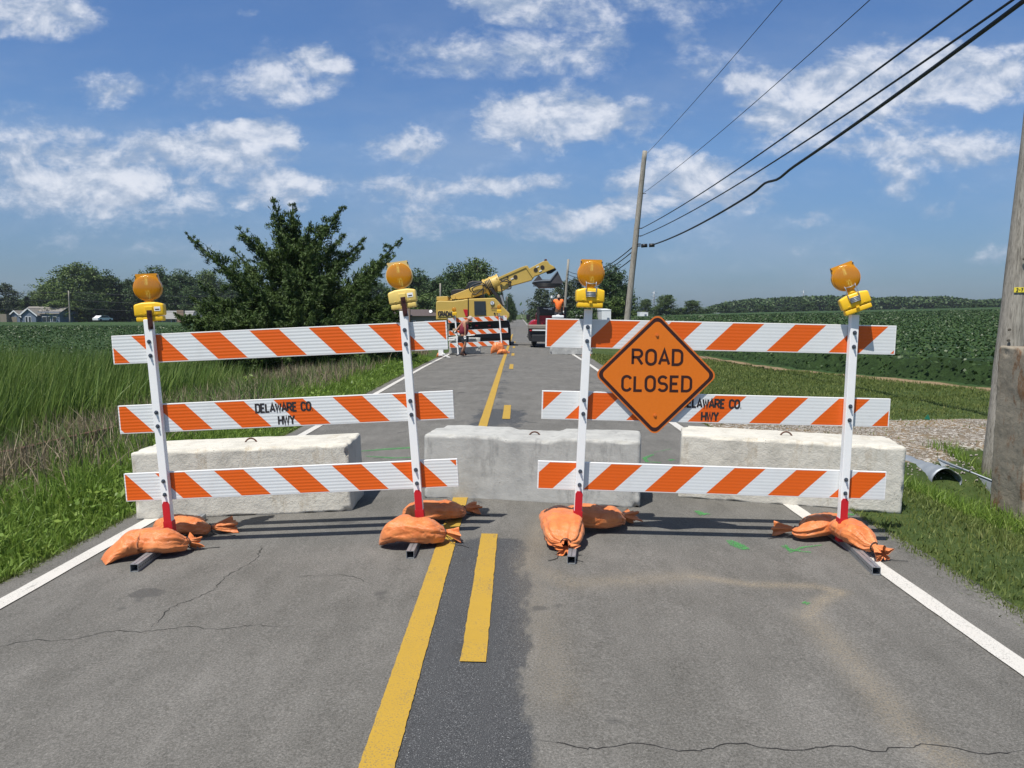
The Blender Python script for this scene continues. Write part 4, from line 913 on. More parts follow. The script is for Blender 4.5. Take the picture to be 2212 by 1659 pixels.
# ---- diamond sign
def rr_diamond(h, r, n=7):
    """square of half diagonal h standing on a corner, corner radius r"""
    out = []; s = h / math.sqrt(2); 
    for (cx_, cz_, a0) in ((s - r, s - r, 0), (-s + r, s - r, 90), (-s + r, -s + r, 180), (s - r, -s + r, 270)):
        for (a, b) in arc(cx_, cz_, r, r, a0, a0 + 90, n): q = math.radians(45); out.append((a * math.cos(q) - b * math.sin(q), a * math.sin(q) + b * math.cos(q)))
    return out
sc_ = atY(1417, 810, 5.43); se = empty('road_closed_sign', sc_, 'orange diamond sign reading ROAD CLOSED bolted to the right barricade', 'sign')
hh = 126 / F * 5.44
mb = MB(); mb.prism(rr_diamond(hh * 1.055, .048), 'y', (-.002, .001)); mb.build('panel', M['sign_edge'], se)
mb = MB(); mb.prism(rr_diamond(hh * .992 * 1.03, .044), 'y', (-.0028, -.0021)); mb.prism(rr_diamond(hh * .915 * 1.03, .034), 'y', (-.0036, -.0029), mi=1); mb.build('face', [M['sign_ink'], M['sign']], se)
pl = lambda x, z, k: (x, -.0042 - .0004 * k, z)
for s, cxp, czp, hpx, wpx in (('ROAD', 1417, 787, 31, 106), ('CLOSED', 1417, 844, 31, 148)):
    h = hpx / F * 5.43; p = atY(cxp, czp, 5.43) - sc_; gap = .26; sx = 1.0
    w = textw(s, h, gap, sx); sx = (wpx / F * 5.43) / w; tm = MB(); text(tm, s, -wpx / F * 5.43 / 2 + .006, p.z, h, h * .185, pl, gap * sx, sx); tm.build('lettering', M['sign_ink'], se)
for zz in (.28, -.285):
    b_ = MB(); b_.tube([(0, -.0042, zz * hh / .41), (0, -.012, zz * hh / .41)], .009, 10); b_.tube([(0, -.0042, zz * hh / .41), (0, -.0062, zz * hh / .41)], .013, 12); b_.build('bolt', M['sign_edge'], se)
se.rotation_euler = (0, math.radians(.6), 0)

# ---- warning lights
def warning_light(lens_px, case_px, Yd, label, back=False, pale=False, yaw=0, scale=1.0, detail=True):
    cc = atY(*case_px, Yd); lc = atY(*lens_px, Yd); d = lc - cc; roll = math.atan2(d.x, d.z); dist = d.length / scale
    e = empty('warning_light', cc, label, 'warning light', 'amber warning lights on barricades', rot=(0, roll, yaw)); e.scale = (scale,) * 3
    body = M['yellow_pale'] if pale else M['yellow_plastic']; rim = M['rim_pale'] if pale else M['rim_amber']
    # battery case: upper cap with sloping shoulders over a lower tray
    def case(hw, z0, z1, dep, sh, bev=.012):
        bm = bmesh.new(); prof = [(-hw, z0), (hw, z0), (hw, z1 - sh), (hw * .45, z1), (-hw * .45, z1), (-hw, z1 - sh)]
        vf = [bm.verts.new((a, -dep / 2, b)) for a, b in prof]; vb = [bm.verts.new((a, dep / 2, b)) for a, b in prof]
        bm.faces.new(vf); bm.faces.new(vb[::-1])
        for k in range(6): bm.faces.new((vf[k], vf[(k + 1) % 6], vb[(k + 1) % 6], vb[k]))
        bmesh.ops.recalc_face_normals(bm, faces=bm.faces); bmesh.ops.bevel(bm, geom=list(bm.edges), offset=bev, segments=3, affect='EDGES', profile=.5)
        bm.verts.index_update(); r = ([p.co.copy() for p in bm.verts], [[q.index for q in f.verts] for f in bm.faces]); bm.free(); return r
    mb = MB(); v_, f_ = case(.098, -.028, .068, .098, .014); mb.add(v_, f_, smooth=True)
    mb.bbox((-.052, -.0495, -.012), (.013, .004, .005), .001); mb.bbox((.052, -.0495, -.012), (.013, .004, .005), .001)
    mb.build('battery_case', body, e)
    mb = MB(); v_, f_ = case(.089, -.066, -.029, .088, .001, .008); mb.add(v_, f_, smooth=True); mb.build('battery_tray', body, e)
    mb = MB(); mb.tube([(0, 0, .066), (0, 0, .080), (0, 0, dist - .080)], [.034, .030, .026], 20); mb.build('neck', body, e)
    # lens housing: round can whose top is squared off by a flat plate
    prof = []; R_ = .092
    for a in range(-215, 36, 6): prof.append((R_ * math.cos(math.radians(a)), R_ * math.sin(math.radians(a))))
    prof += [(.070, .098), (-.070, .098)]
    mb = MB(); mb.prism(prof, 'y', (-.030, .030)); h_ = mb.build('lens_housing', rim, e); h_.location = (0, 0, dist)
    for side in ((-1, 1) if detail else (-1,)):
        mb = MB(); n = 40; rings = [(.088, .0305), (.088, .034), (.083, .037), (.070, .0415), (.045, .045), (.018, .0465), (.0, .047)]
        vs = []; 
        for (r, y) in rings[:-1]: vs += [(r * math.cos(2 * math.pi * k / n), side * y, r * math.sin(2 * math.pi * k / n)) for k in range(n)]
        vs.append((0, side * rings[-1][1], 0)); fs = [(j * n + k, j * n + (k + 1) % n, (j + 1) * n + (k + 1) % n, (j + 1) * n + k) for j in range(len(rings) - 2) for k in range(n)]
        b0 = (len(rings) - 2) * n; fs += [(b0 + k, b0 + (k + 1) % n, b0 + n) for k in range(n)]
        mb.add(vs, fs, smooth=True); l_ = mb.build('lens', M['lens'], e); l_.location = (0, 0, dist)
    if not detail: return e
    for sx in (-1, 1): mb = MB(); mb.tube([(sx * .072, -.0315, .080), (sx * .072, -.0335, .080)], .005, 8); mb.build('screw', M['black'], e).location = (0, 0, dist)
    if back:   # mounting side towards the camera: moulded bridge and brown strap
        mb = MB(); mb.bbox((0, -.052, .012), (.052, .012, .052), .004); mb.build('strap_socket', body, e)
        mb = MB(); mb.bbox((.004, -.0595, -.055), (.034, .006, .135), .002); mb.tube([(.004, -.063, -.008), (.004, -.070, -.008)], .008, 6, smooth=False); mb.tube([(.006, -.063, -.098), (.006, -.072, -.098)], .009, 10)
        mb.build('mounting_strap', M['brown_metal'], e)
        mb = MB(); mb.bbox((.056, -.0502, .020), (.040, .0012, .030), .0004); mb.box((.056, -.0511, .016), (.028, .0006, .008), mi=1); mb.build('label_sticker', [M['white_paint'], M['ink']], e)
    else:      # wire bail and latch plate in front
        mb = MB()
        for sx in (-1, 1): mb.tube([(sx * .030, -.053, .000), (sx * .036, -.058, .045), (sx * .033, -.056, dist - .070), (sx * .036, -.05, dist - .055)], .0028, 6)
        mb.tube([(-.036, -.053, dist - .064), (0, -.056, dist - .069), (.036, -.053, dist - .064)], .0028, 6)
        mb.bbox((0, -.054, .024), (.060, .008, .034), .002)
        for k in range(4): mb.tube([(-.032, -.060, .010 + k * .010), (.032, -.060, .010 + k * .010)], .0032, 6)
        mb.build('latch', M['galv'], e)
        mb = MB(); mb.bbox((0, -.0525, -.030), (.022, .006, .014), .002); mb.build('clasp', body, e)
    return e
warning_light((320, 622), (325, 674), 5.45, 'leftmost warning light with brown strap and small barcode sticker', back=True, yaw=math.radians(14))
warning_light((863, 596), (871, 646), 5.45, 'bleached warning light with brown strap on the left barricade inner post', back=True, pale=True, yaw=math.radians(3))
warning_light((1276, 592), (1274, 644), 5.39, 'upright warning light on the right barricade inner post beside the excavator bucket', yaw=math.radians(2))
warning_light((1828, 600), (1847, 654), 5.39, 'warning light tilted to the left on the rightmost post', yaw=math.radians(-14))

# ================================================================== CONCRETE BLOCKS
def block(name, mat, size, loc, rz, label, seed, notch=0, cham=0, rough=.008, loop=True, standing=False, group='concrete blocks across the road'):
    e = empty(name, loc, label, 'concrete block', group, rz=rz)
    bm = bmesh.new(); bmesh.ops.create_cube(bm, size=1)
    L_, D_, H_ = size
    for v_ in bm.verts: v_.co = Vector((v_.co.x * L_, v_.co.y * D_, (v_.co.z + .5) * H_))
    bmesh.ops.bevel(bm, geom=list(bm.edges), offset=.022, segments=2, affect='EDGES', profile=.5)
    for ax, (lo, hi) in enumerate(((-L_ / 2, L_ / 2), (-D_ / 2, D_ / 2), (0, H_))):
        k = int((hi - lo) / .034)
        for j in range(1, k):
            co = [0, 0, 0]; no = [0, 0, 0]; co[ax] = lo + (hi - lo) * j / k; no[ax] = 1
            bmesh.ops.bisect_plane(bm, geom=bm.verts[:] + bm.edges[:] + bm.faces[:], plane_co=co, plane_no=no)
    off = Vector((seed * 3.1, seed * 1.7, 0))
    for v_ in bm.verts:
        c = v_.co; tx = abs(c.x) / (L_ / 2); ty = abs(c.y) / (D_ / 2); tz = abs(c.z - H_ / 2) / (H_ / 2)
        if notch and c.z > H_ - .035 and abs(c.x) < notch:
            c.z -= .024 * min(1, (notch - abs(c.x)) / .06)
        if cham:    # cast ends cut back at the top
            if tz > .8 and c.z > H_ / 2: c.x *= 1 - cham * max(0, (c.z / H_ - .8)) / .2 * (c.x / (L_ / 2)) ** 2 * (1 if c.y > 0 else .4)
        edge = sum(t > .93 for t in (tx, ty, tz)) >= 2
        nv = mn.noise_vector(c * 4.2 + off) * rough + mn.noise_vector(c * 15 + off) * rough * .65
        chip = max(0, mn.noise(c * 9 + off * 2) - .12) * (.075 if edge else 0)
        nv2 = Vector((c.x, c.y, c.z - H_ / 2)); nv2 = Vector((math.copysign(1, nv2.x) * (tx > .9), math.copysign(1, nv2.y) * (ty > .9), math.copysign(1, nv2.z) * (tz > .9)))
        v_.co = c + nv - nv2 * chip
    vs = [p.co.copy() for p in bm.verts]; fs = [[q.index for q in f.verts] for f in bm.faces]; bm.free()
    mb = MB(); mb.add(vs, fs, smooth=True); mb.build('body', mat, e)
    if loop:
        mb = MB(); q = [(.055 * math.cos(t), .01, H_ - .03 - (.03 if notch else 0) + .062 * math.sin(t)) for t in np.linspace(0, math.pi, 14)]; mb.tube(q, .007, 8); mb.build('lifting_loop', M['rust'], e)
    return e
def block_at(fl, fr, L_, D_, H_, mat, label, seed, **k):
    a = G(*fl); b = G(*fr); d = (b - a); rz = math.atan2(d.y, d.x); rx = math.atan2(d.z, d.length)
    mid = (a + b) / 2; nrm = Vector((-math.sin(rz), math.cos(rz), 0)); loc = mid + nrm * D_ / 2; loc.z = (a.z + b.z) / 2 - .012
    e = block('concrete_block', mat, (L_, D_, H_), loc, rz, label, seed, **k); e.rotation_euler = (0, -rx, rz); return e
block_at((291, 1124), (762, 1104), 1.80, .60, .585, M['conc_warm'], 'cream rough concrete block at the left behind the left barricade', 1, cham=.0, rough=.004)
block_at((912, 1076), (1386, 1098), 1.88, .60, .585, M['conc_grey'], 'smooth grey concrete block in the middle of the road with a notched top', 2, notch=.26, rough=.006)
block_at((1462, 1074), (1952, 1111), 1.86, .60, .585, M['conc_warm'], 'cream concrete block at the right, half on the grass verge', 3, rough=.005)
sb = atY(2157, 1100, 8.6); e = block('concrete_block', M['conc_stain'], (.64, .60, 2.02), (sb.x + .49, 8.75, 1.6 + (679 - 752) / F * 8.45 - 2.02), 0, 'rust-stained concrete block standing on end before the near utility pole', 4, rough=.010, loop=False, group=None)
# right-hand neighbour block down the road and its partner
block_at((420 / .47, 766), (960, 765.5), 1.42, .6, .68, M['conc_grey'], 'grey concrete block behind the stooping man', 5, rough=.01) if False else None

# ================================================================== SANDBAGS
def sandbag(path, widths, label, seed, h=.145, neck_t=.86, seam=True, frill=1.0, tilt=0, mat='bag', tails=True, sag=0):
    """path: ground points from the sewn end to the frill tip; the neck is where the bag is tied"""
    P = [Vector(p) for p in path]
    # Catmull-Rom through the path
    Q = []; PP = [P[0] * 2 - P[1]] + P + [P[-1] * 2 - P[-2]]
    for i in range(1, len(PP) - 2):
        for k in range(12):
            t = k / 12; a, b, c, d = PP[i - 1:i + 3]
            Q.append(.5 * ((2 * b) + (c - a) * t + (2 * a - 5 * b + 4 * c - d) * t * t + (3 * b - a - 3 * c + d) * t ** 3))
    Q.append(P[-1]); lens = [0]
    for a, b in zip(Q[:-1], Q[1:]): lens.append(lens[-1] + (b - a).length)
    tot = lens[-1]; ns = 92; nr = 72; base = Q[len(Q) // 2].copy(); e = empty('sandbag', base, label, 'sandbag', 'orange sandbags on the barricade skids')
    rr = random.Random(seed); ph = [rr.uniform(0, 6.28) for _ in range(8)]; kf = [rr.choice((9, 10, 11)), rr.choice((15, 17)), rr.choice((5, 6, 7))]
    vs = []; so = Vector((seed * 2.3, 0, 0))
    for i in range(ns + 1):
        t = i / ns; t = t if t < neck_t else t; s = t * tot; j = max(0, min(len(Q) - 2, next((q for q in range(len(lens) - 1) if lens[q + 1] >= s), len(Q) - 2)))
        f = (s - lens[j]) / max(1e-6, lens[j + 1] - lens[j]); c = Q[j].lerp(Q[j + 1], f); tg = (Q[j + 1] - Q[j]).normalized(); side = Vector((tg.y, -tg.x, 0)).normalized(); up_ = side.cross(tg).normalized()
        if up_.z < 0: up_ = -up_
        # half-width and half-height along the bag
        if t <= neck_t:
            q = t / neck_t
            if seam: wv = min(1, .62 + q * 1.6) * (1 if q < .62 else math.sqrt(max(0, 1 - ((q - .62) / .38) ** 2.3))); hv = (math.sin(min(1, q / .42) * math.pi / 2) ** .75) * (1 if q < .66 else math.sqrt(max(0, 1 - ((q - .66) / .34) ** 2.6)))
            else: wv = math.sin(min(1, (q + .03) / .40) * math.pi / 2) ** .6 * (1 if q < .62 else math.sqrt(max(0, 1 - ((q - .62) / .38) ** 2.3))); hv = wv
            hw = max(widths * wv, .019); hh_ = max(h / 2 * hv, .017 if q > .5 else .005)
            gather = max(0, (q - .35) / .65) ** 2.4; lift = hh_
            cz = max(hh_, 0) + (max(0, (q - .9) / .1) * .012)
            if q > .88: cz = max(cz, lerp(h * .30, h * .38, (q - .88) / .12) * (1 - sag))
        else:
            q = (t - neck_t) / (1 - neck_t); hw = .018 + .050 * frill * q ** .8; hh_ = .016 + .030 * frill * q ** .8; gather = 1.2; cz = h * .38 * (1 - sag) * (1 - .35 * q) + .004
        for k in range(nr):
            th = 2 * math.pi * k / nr; cs, sn = math.cos(th), math.sin(th)
            if t <= neck_t:
                fl = 1.0 if sn > 0 else .72    # flatter underside
                wr = 1 + gather * (.075 * math.sin(kf[0] * th + ph[0] + 2.2 * t) + .05 * math.sin(kf[1] * th + ph[1] - 3 * t) + .03 * math.sin(23 * th + ph[5])) + .03 * math.sin(kf[2] * th + ph[2] + 6 * t)
                wr += .035 * math.sin(26 * t + 2 * math.cos(th + ph[3]) + ph[4]) * (1 - gather) * (1 if sn > -.2 else .2)
                a = abs(cs) ** .9 * math.copysign(1, cs) * hw * wr; b = abs(sn) ** .85 * math.copysign(1, sn) * hh_ * fl * wr
            else:
                wv_ = 1 + q * (.42 * math.sin(5 * th + ph[6]) + .22 * math.sin(11 * th + ph[7]) + .1 * math.sin(19 * th)); a = cs * hw * wv_; b = sn * hh_ * wv_
            p = c + side * a + up_ * b; p.z += cz + (0 if t > neck_t else 0)
            nz = mn.noise_vector(p * 7 + so) * .010 + mn.noise_vector(p * 21 + so) * .0028; rd = abs(mn.noise(Vector((p.x * 11, p.y * 11, p.z * 26)) + so * 3)); nz += (side * cs + up_ * sn) * (-.007 * max(0, 1 - rd * 7))
            p += nz * (1 if t < neck_t * .97 else .5); vs.append(p - base)
    # keep it on the pavement
    for p in vs:
        g = zat(p.x + base.x, p.y + base.y) - base.z + .003
        if p.z < g: p.z = g + .15 * 0
    fs = []
    for i in range(ns):
        for k in range(nr): fs.append((i * nr + k, i * nr + (k + 1) % nr, (i + 1) * nr + (k + 1) % nr, (i + 1) * nr + k))
    fs.append(list(range(nr))[::-1])
    mb = MB(); mb.add(vs, fs, smooth=True); mb.sm[-1] = False; mb.build('bag_body', M[mat], e)
    # tie
    i0 = int(neck_t * ns); c = sum((vs[i0 * nr + k] for k in range(nr)), Vector()) / nr; s = neck_t * tot; tg = (P[-1] - P[-2]).normalized(); side = Vector((tg.y, -tg.x, 0)).normalized(); up_ = side.cross(tg)
    if up_.z < 0: up_ = -up_
    r = max((vs[i0 * nr + k] - c).length for k in range(nr)) + .003
    mb = MB(); mb.tube([c + side * r * math.cos(a) + up_ * r * math.sin(a) for a in np.linspace(0, 2 * math.pi, 18)], .0032, 6, caps=False)
    if tails:
        for sg in (-1, 1):
            q = [c - up_ * r]; d = (side * sg * rr.uniform(.3, 1) + tg * rr.uniform(.4, 1)); d.z = 0; d.normalize(); z0 = zat(base.x, base.y) - base.z + .006
            for k in range(1, 7): w_ = q[0] + d * .035 * k + Vector((0, 0, -(c.z - r - z0) * min(1, k / 3))) + side * .018 * math.sin(k * 1.1) * sg; w_.z = max(w_.z, zat(w_.x + base.x, w_.y + base.y) - base.z + .004); q.append(w_)
            mb.tube(q, .0024, 5)
    mb.build('wire_tie', M['steel_dark'], e)
    return e
def bp(*px, dz=0):
    out = []
    for p in px: g = G(p[0], p[1]); out.append(Vector((g.x, g.y, g.z + (p[2] if len(p) > 2 else 0))))
    return out
sandbag(bp((224, 1216), (262, 1208), (312, 1200, .005), (362, 1200), (404, 1192), (422, 1186)), .115, 'sandbag on the skid front of the leftmost post, nearest the left edge line', 1, h=.19, neck_t=.90)
sandbag(bp((338, 1150), (385, 1157, .01), (432, 1158), (466, 1154), (505, 1146)), .105, 'sandbag behind the leftmost post with a wide frilled end', 2, h=.15, neck_t=.76, frill=1.25, seam=False)
sandbag(bp((822, 1180), (868, 1182, .02), (915, 1180), (958, 1174), (992, 1170)), .115, 'sandbag with an upright sewn end in front of the left barricade inner post', 3, h=.20, neck_t=.83, seam=False, frill=.7)
sandbag(bp((872, 1122), (915, 1128, .01), (960, 1126), (992, 1119), (1027, 1108)), .11, 'sandbag behind the left barricade inner post over the yellow line', 4, h=.165, neck_t=.80, seam=False, frill=.8)
sandbag(bp((1196, 1132), (1208, 1150, .02), (1216, 1172, .02), (1221, 1194), (1222, 1202)), .150, 'sandbag lying end-on, gathered neck towards the viewer, by the right barricade inner post', 5, h=.185, neck_t=.93, frill=.9, seam=False)
sandbag(bp((1194, 1142), (1245, 1146, .01), (1300, 1146), (1330, 1140), (1364, 1130)), .12, 'sandbag behind the right barricade inner post, frill pointing right', 6, h=.19, neck_t=.82, seam=False)
sandbag(bp((1786, 1158, .03), (1818, 1172, .03), (1852, 1192, .03), (1884, 1206, .02), (1908, 1215, .01)), .105, 'sandbag lying lengthwise on the rightmost skid beside the white edge line', 7, h=.17, neck_t=.88, frill=.9)
sandbag(bp((1822, 1146), (1780, 1160, .01), (1735, 1166), (1706, 1160), (1672, 1154)), .11, 'sandbag behind the rightmost post with its frill pointing left', 8, h=.165, neck_t=.80, seam=False, frill=.8)

# ================================================================== POLES AND WIRES
def pole(base, top, r0, r1, label, group=None, n=20, knots=0, name='utility_pole', mat=None, cat='utility pole'):
    base = Vector(base); top = Vector(top); e = empty(name, base, label, cat, group); mb = MB(); k = 26 if n > 12 else 5
    pts = [(Vector((0, 0, 0)) + (top - base) * (i / k)) for i in range(k + 1)]; pts[0] -= (top - base) * .05
    mb.tube(pts, [lerp(r0, r1, i / k) for i in range(k + 1)], n); o = mb.build('shaft', mat or M['pole'], e)
    if n > 12:
        for v_ in o.data.vertices: v_.co += mn.noise_vector(v_.co * 1.3) * .012 + mn.noise_vector(v_.co * Vector((9, 9, 1.2)).length * .3) * .006
    return e
# near pole at the right border
NB = atY(2121, 1060, 10.6); NT = atY(2254, -60, 10.6); dn_ = (NT - NB)
nb_ = Vector((NB.x + .19, 10.6, NB.z)); nt_ = nb_ + dn_.normalized() * 11.3 + Vector((.0, 0, 0)); nt_.x -= .05
near = pole(nb_, nt_, .200, .150, 'thick weathered utility pole at the right edge with a yellow number tag', n=28)
tg_ = atY(2180, 626, 10.41); mb = MB(); 
for k in range(8):
    a0 = lerp(-1.75, -1.05, k / 8); a1 = lerp(-1.75, -1.05, (k + 1) / 8)
c_ = nb_.lerp(nt_, (tg_.z - nb_.z) / (nt_.z - nb_.z)); R_ = .205; q = []
for k in range(9):
    a = math.radians(lerp(-138, -97, k / 8)); q.append((c_.x + R_ * math.cos(a), c_.y + R_ * math.sin(a)))
vs = []
for (x_, y_) in q: vs += [(x_ - nb_.x, y_ - nb_.y, tg_.z - .034 - nb_.z), (x_ - nb_.x, y_ - nb_.y, tg_.z + .034 - nb_.z)]
mb.add(vs, [(2 * k, 2 * k + 1, 2 * k + 3, 2 * k + 2) for k in range(8)]); tagp = mb.build('number_tag', simple('yellow_tag', (.75, .62, .05), .5), near)
mb = MB()
def tagplace(x, z, k):
    a = math.radians(lerp(-138, -97, x / .145)); r = R_ + .004 + .0004 * k; return (c_.x - nb_.x + r * math.cos(a), c_.y - nb_.y + r * math.sin(a), tg_.z - nb_.z + z)
text(mb, '2-7', .03, -.020, .040, .009, tagplace, .25, .8); mb.build('number_lettering', M['ink'], tagp)
for (px, py) in ((2158, 712), (2156, 735), (2196, 395), (2190, 560)):     # knots, nails
    p = atY(px, py, 10.45) - nb_; mb = MB(); mb.tube([(p.x + .10, p.y - .05, p.z), (p.x + .10, p.y - .075, p.z)], .018, 8); mb.build('knot', M['bark'], near)
# leaning pole
FB = atY(1348, 748, 42); FT = atY(1393, 326, 42); FB.z = zat(FB.x, 42) - .0; FB.x = lerp(FT.x, FB.x, 1.0)
far = pole(FB, FT, .185, .125, 'tall leaning utility pole standing behind the right barricade', n=20)
def onpole(py): 
    p = FT.lerp(FB, (py - 326) / (748 - 326)); return p
mb = MB()
for (py, s) in ((415, .5), (487, .7), (503, .7), (520, 1), (524, 1)):
    p = onpole(py) - FB; mb.tube([(p.x + .10, -.12, p.z), (p.x + .26, -.2, p.z)], .035 * s, 8)
p = onpole(524) - FB; mb.tube([(p.x + .3, -.22, p.z), (p.x + .62, -.24, p.z + .02)], .10, 10); mb.tube([(p.x + .72, -.26, p.z + .02), (p.x + 1.0, -.28, p.z + .03)], .10, 10); mb.build('line_hardware', M['black'], far)
def wire(a, b, sag, r, label, group, n=60, beyond=0, bumps=()):
    pts = []
    for k in range(n + 1):
        t = k / n; p = a.lerp(b, t); p = p - Vector((0, 0, 4 * sag * t * (1 - t)))
        for (tb, h, w) in bumps: p.z += h * math.exp(-((t - tb) / w) ** 2)
        pts.append(p)
    base = pts[0]; mb = MB(); mb.tube([p - base for p in pts], r, 8); o = mb.build('overhead_cable', M['cable'], None); o.location = base
    return tag(o, label, 'cable', group)
def nearatt(px, py): # point on the near pole whose picture position (outside the frame) the wire aims at
    best = min((nb_.lerp(nt_, k / 400) for k in range(300, 401)), key=lambda p: 1)
    return best
def proj(p):
    v_ = p - Vector((0, 0, CAMH)); d = v_.dot(fw); return (CX + F * v_.dot(rt) / d, CY - F * v_.dot(upv) / d)
# attachments at the near pole, found so that each wire leaves the picture where it does in the photograph
def fit(a, ex, ey, sag, off):
    best = None
    for k in range(0, 140):
        t = .30 + .70 * k / 139; b = nb_.lerp(nt_, t) + Vector((off, -.0, 0)); e_ = 9e9
        for j in range(1, 60):
            u_ = j / 60; p = a.lerp(b, u_) - Vector((0, 0, 4 * sag * u_ * (1 - u_))); q = proj(p); e_ = min(e_, math.hypot(q[0] - ex, q[1] - ey))
        if best is None or e_ < best[0]: best = (e_, b)
    print('wire fit', round(best[0]), best[1][:]); return best[1]
GW = 'overhead wires between the leaning pole and the near pole'
for (py, dx, ex, ey, sag, r, off, lb, bm_) in ((332, .12, 1620, 73, .18, .010, .1, 'topmost thin overhead wire running from the leaning pole top', ()), (415, .1, 1750, 116, .25, .010, .1, 'second thin overhead wire below the topmost one', ()),
        (488, .2, 1900, 152, .28, .021, .15, 'uppermost of the three thick black cables', ()), (504, .2, 1950, 165, .34, .021, .16, 'middle one of the three thick black cables', ()), (522, .9, 2010, 160, .48, .036, .2, 'lowest and thickest black cable with a kinked loop', ((.60, .07, .02), (.64, -.06, .02)))):
    a = onpole(py) + Vector((dx, -.2, 0)); b = fit(a, ex, ey, sag, off); wire(a, b, sag, r, lb, GW, bumps=bm_, n=90)
# wires going on from the leaning pole to the next one down the line
rest = [(1222, 560, 690, 75, 3, 'leaning thin utility pole rising beside the excavator bucket'), (1164, 655, 690, 150, 0, 'small utility pole right of the far road behind the truck'), (1150, 668, 690, 260, 0, 'tiny utility pole right of the far road'), (1190, 640, 690, 110, 1, 'thin pale pole among the leggy trees behind the truck'), (1178, 640, 690, 125, -1, 'thin pale pole left of the one among the leggy trees')]
GP = 'utility poles receding along the road'; heads = []
for (px, ty, by, Yd, ln, lb) in rest:
    t_ = atY(px + ln * 2, ty, Yd); b_ = atY(px - ln * 2, by, Yd); b_.z = zat(b_.x, Yd); pole(b_, t_, .15, .11, lb, GP, n=8); heads.append((t_, b_))
for i_, (px, ty, Yd, lb) in enumerate([(1095, 641, 120, 'nearest small pole left of the far road beside the excavator'), (1098.5, 652, 170, 'second small pole left of the far road'), (1104, 660, 240, 'third small pole left of the far road'), (1108, 667, 340, 'farthest tiny pole left of the road'), (1132, 668, 330, 'farthest tiny pole right of the road')]):
    t_ = atY(px, ty, Yd); b_ = Vector((t_.x, Yd, zat(t_.x, Yd))); pole(b_, t_, .13, .10, lb, GP, n=6)
for k, (py, z_) in enumerate(((526, .97), (536, .93), (552, .88))):
    a = onpole(py) + Vector((-.12, .1, 0)); b = heads[0][1].lerp(heads[0][0], z_ - .12); wire(a, b, .8, .028, ['highest', 'middle', 'lowest'][k] + ' dark cable descending behind the leaning pole', 'cables running on behind the leaning pole', n=24)
gp = atY(1336, 700, 46); gt = atY(1366, 560, 43); wire(gt, Vector((gp.x, 46, zat(gp.x, 46))), 0, .03, 'guy wire with yellow guard left of the leaning pole', None, n=4)
# left field line
lp = [(147, 628, 694, 165)]; t_ = atY(148, 628, 165); b_ = Vector((t_.x, 165, zat(t_.x, 165))); pole(b_, t_, .17, .13, 'slim utility pole standing before the tallest trees on the left', n=8)
p2_ = pole(Vector((-150, 172, zat(-150, 172))), Vector((-150, 172, t_.z + .6)), .16, .12, 'utility pole beyond the left edge of the picture', n=6)
p3_ = pole(Vector((-42, 160, zat(-42, 160))), Vector((-42, 160, t_.z - .4)), .16, .12, 'utility pole hidden behind the juniper', n=6)
for k, dz in enumerate((-.25, -1.9, -3.6)):
    nm = ('top', 'middle', 'bottom')[k]
    wire(Vector((-150, 172, t_.z + .6 + dz)), Vector((t_.x, 165, t_.z + dz)), .6, .035, nm + ' wire left of the slim pole in the left field', 'thin wires crossing before the left tree belt', n=16)
    wire(Vector((t_.x, 165, t_.z + dz)), Vector((-42, 160, t_.z - .4 + dz)), .8, .035, nm + ' wire right of the slim pole in the left field', 'thin wires crossing before the left tree belt', n=16)
sp_ = atY(1027, 612, 110); pole(Vector((sp_.x - 5, 110, zat(sp_.x - 5, 110))), Vector((sp_.x - 5, 110, sp_.z + 0)), .14, .11, 'utility pole before the trees left of the excavator', n=8)
# lattice pylons
def pylon(px, ty, Yd, label):
    t_ = atY(px, ty, Yd); z0 = zat(t_.x, Yd); H_ = t_.z - z0; e = empty('lattice_pylon', (t_.x, Yd, z0), label, 'pylon', 'transmission pylons on the horizon'); mb = MB(); r = .22
    for sx in (-1, 1):
        for sy in (-1, 1): mb.tube([(sx * H_ * .07, sy * H_ * .07, 0), (sx * H_ * .02, sy * H_ * .02, H_ * .6), (0, 0, H_)], r, 4)
    for k in range(9):
        z1, z2 = H_ * k / 10, H_ * (k + 1) / 10; w1_, w2_ = H_ * lerp(.07, .01, k / 10), H_ * lerp(.07, .01, (k + 1) / 10)
        mb.tube([(-w1_, -w1_, z1), (w2_, -w2_, z2)], r * .6, 3); mb.tube([(w1_, -w1_, z1), (-w2_, -w2_, z2)], r * .6, 3)
    mb.build('tower', M['galv'], e); mb = MB()
    for z in (.62, .76, .90): mb.tube([(-H_ * .13, 0, H_ * z), (0, 0, H_ * (z + .03)), (H_ * .13, 0, H_ * z)], r, 4)
    mb.build('crossarm', M['galv'], e)
pylon(1413, 628, 620, 'lattice pylon between the two small field trees'); pylon(1736, 626, 900, 'lattice pylon rising over the far wooded hill')
sp_ = atY(2465 / 1.1826, 0, 300)

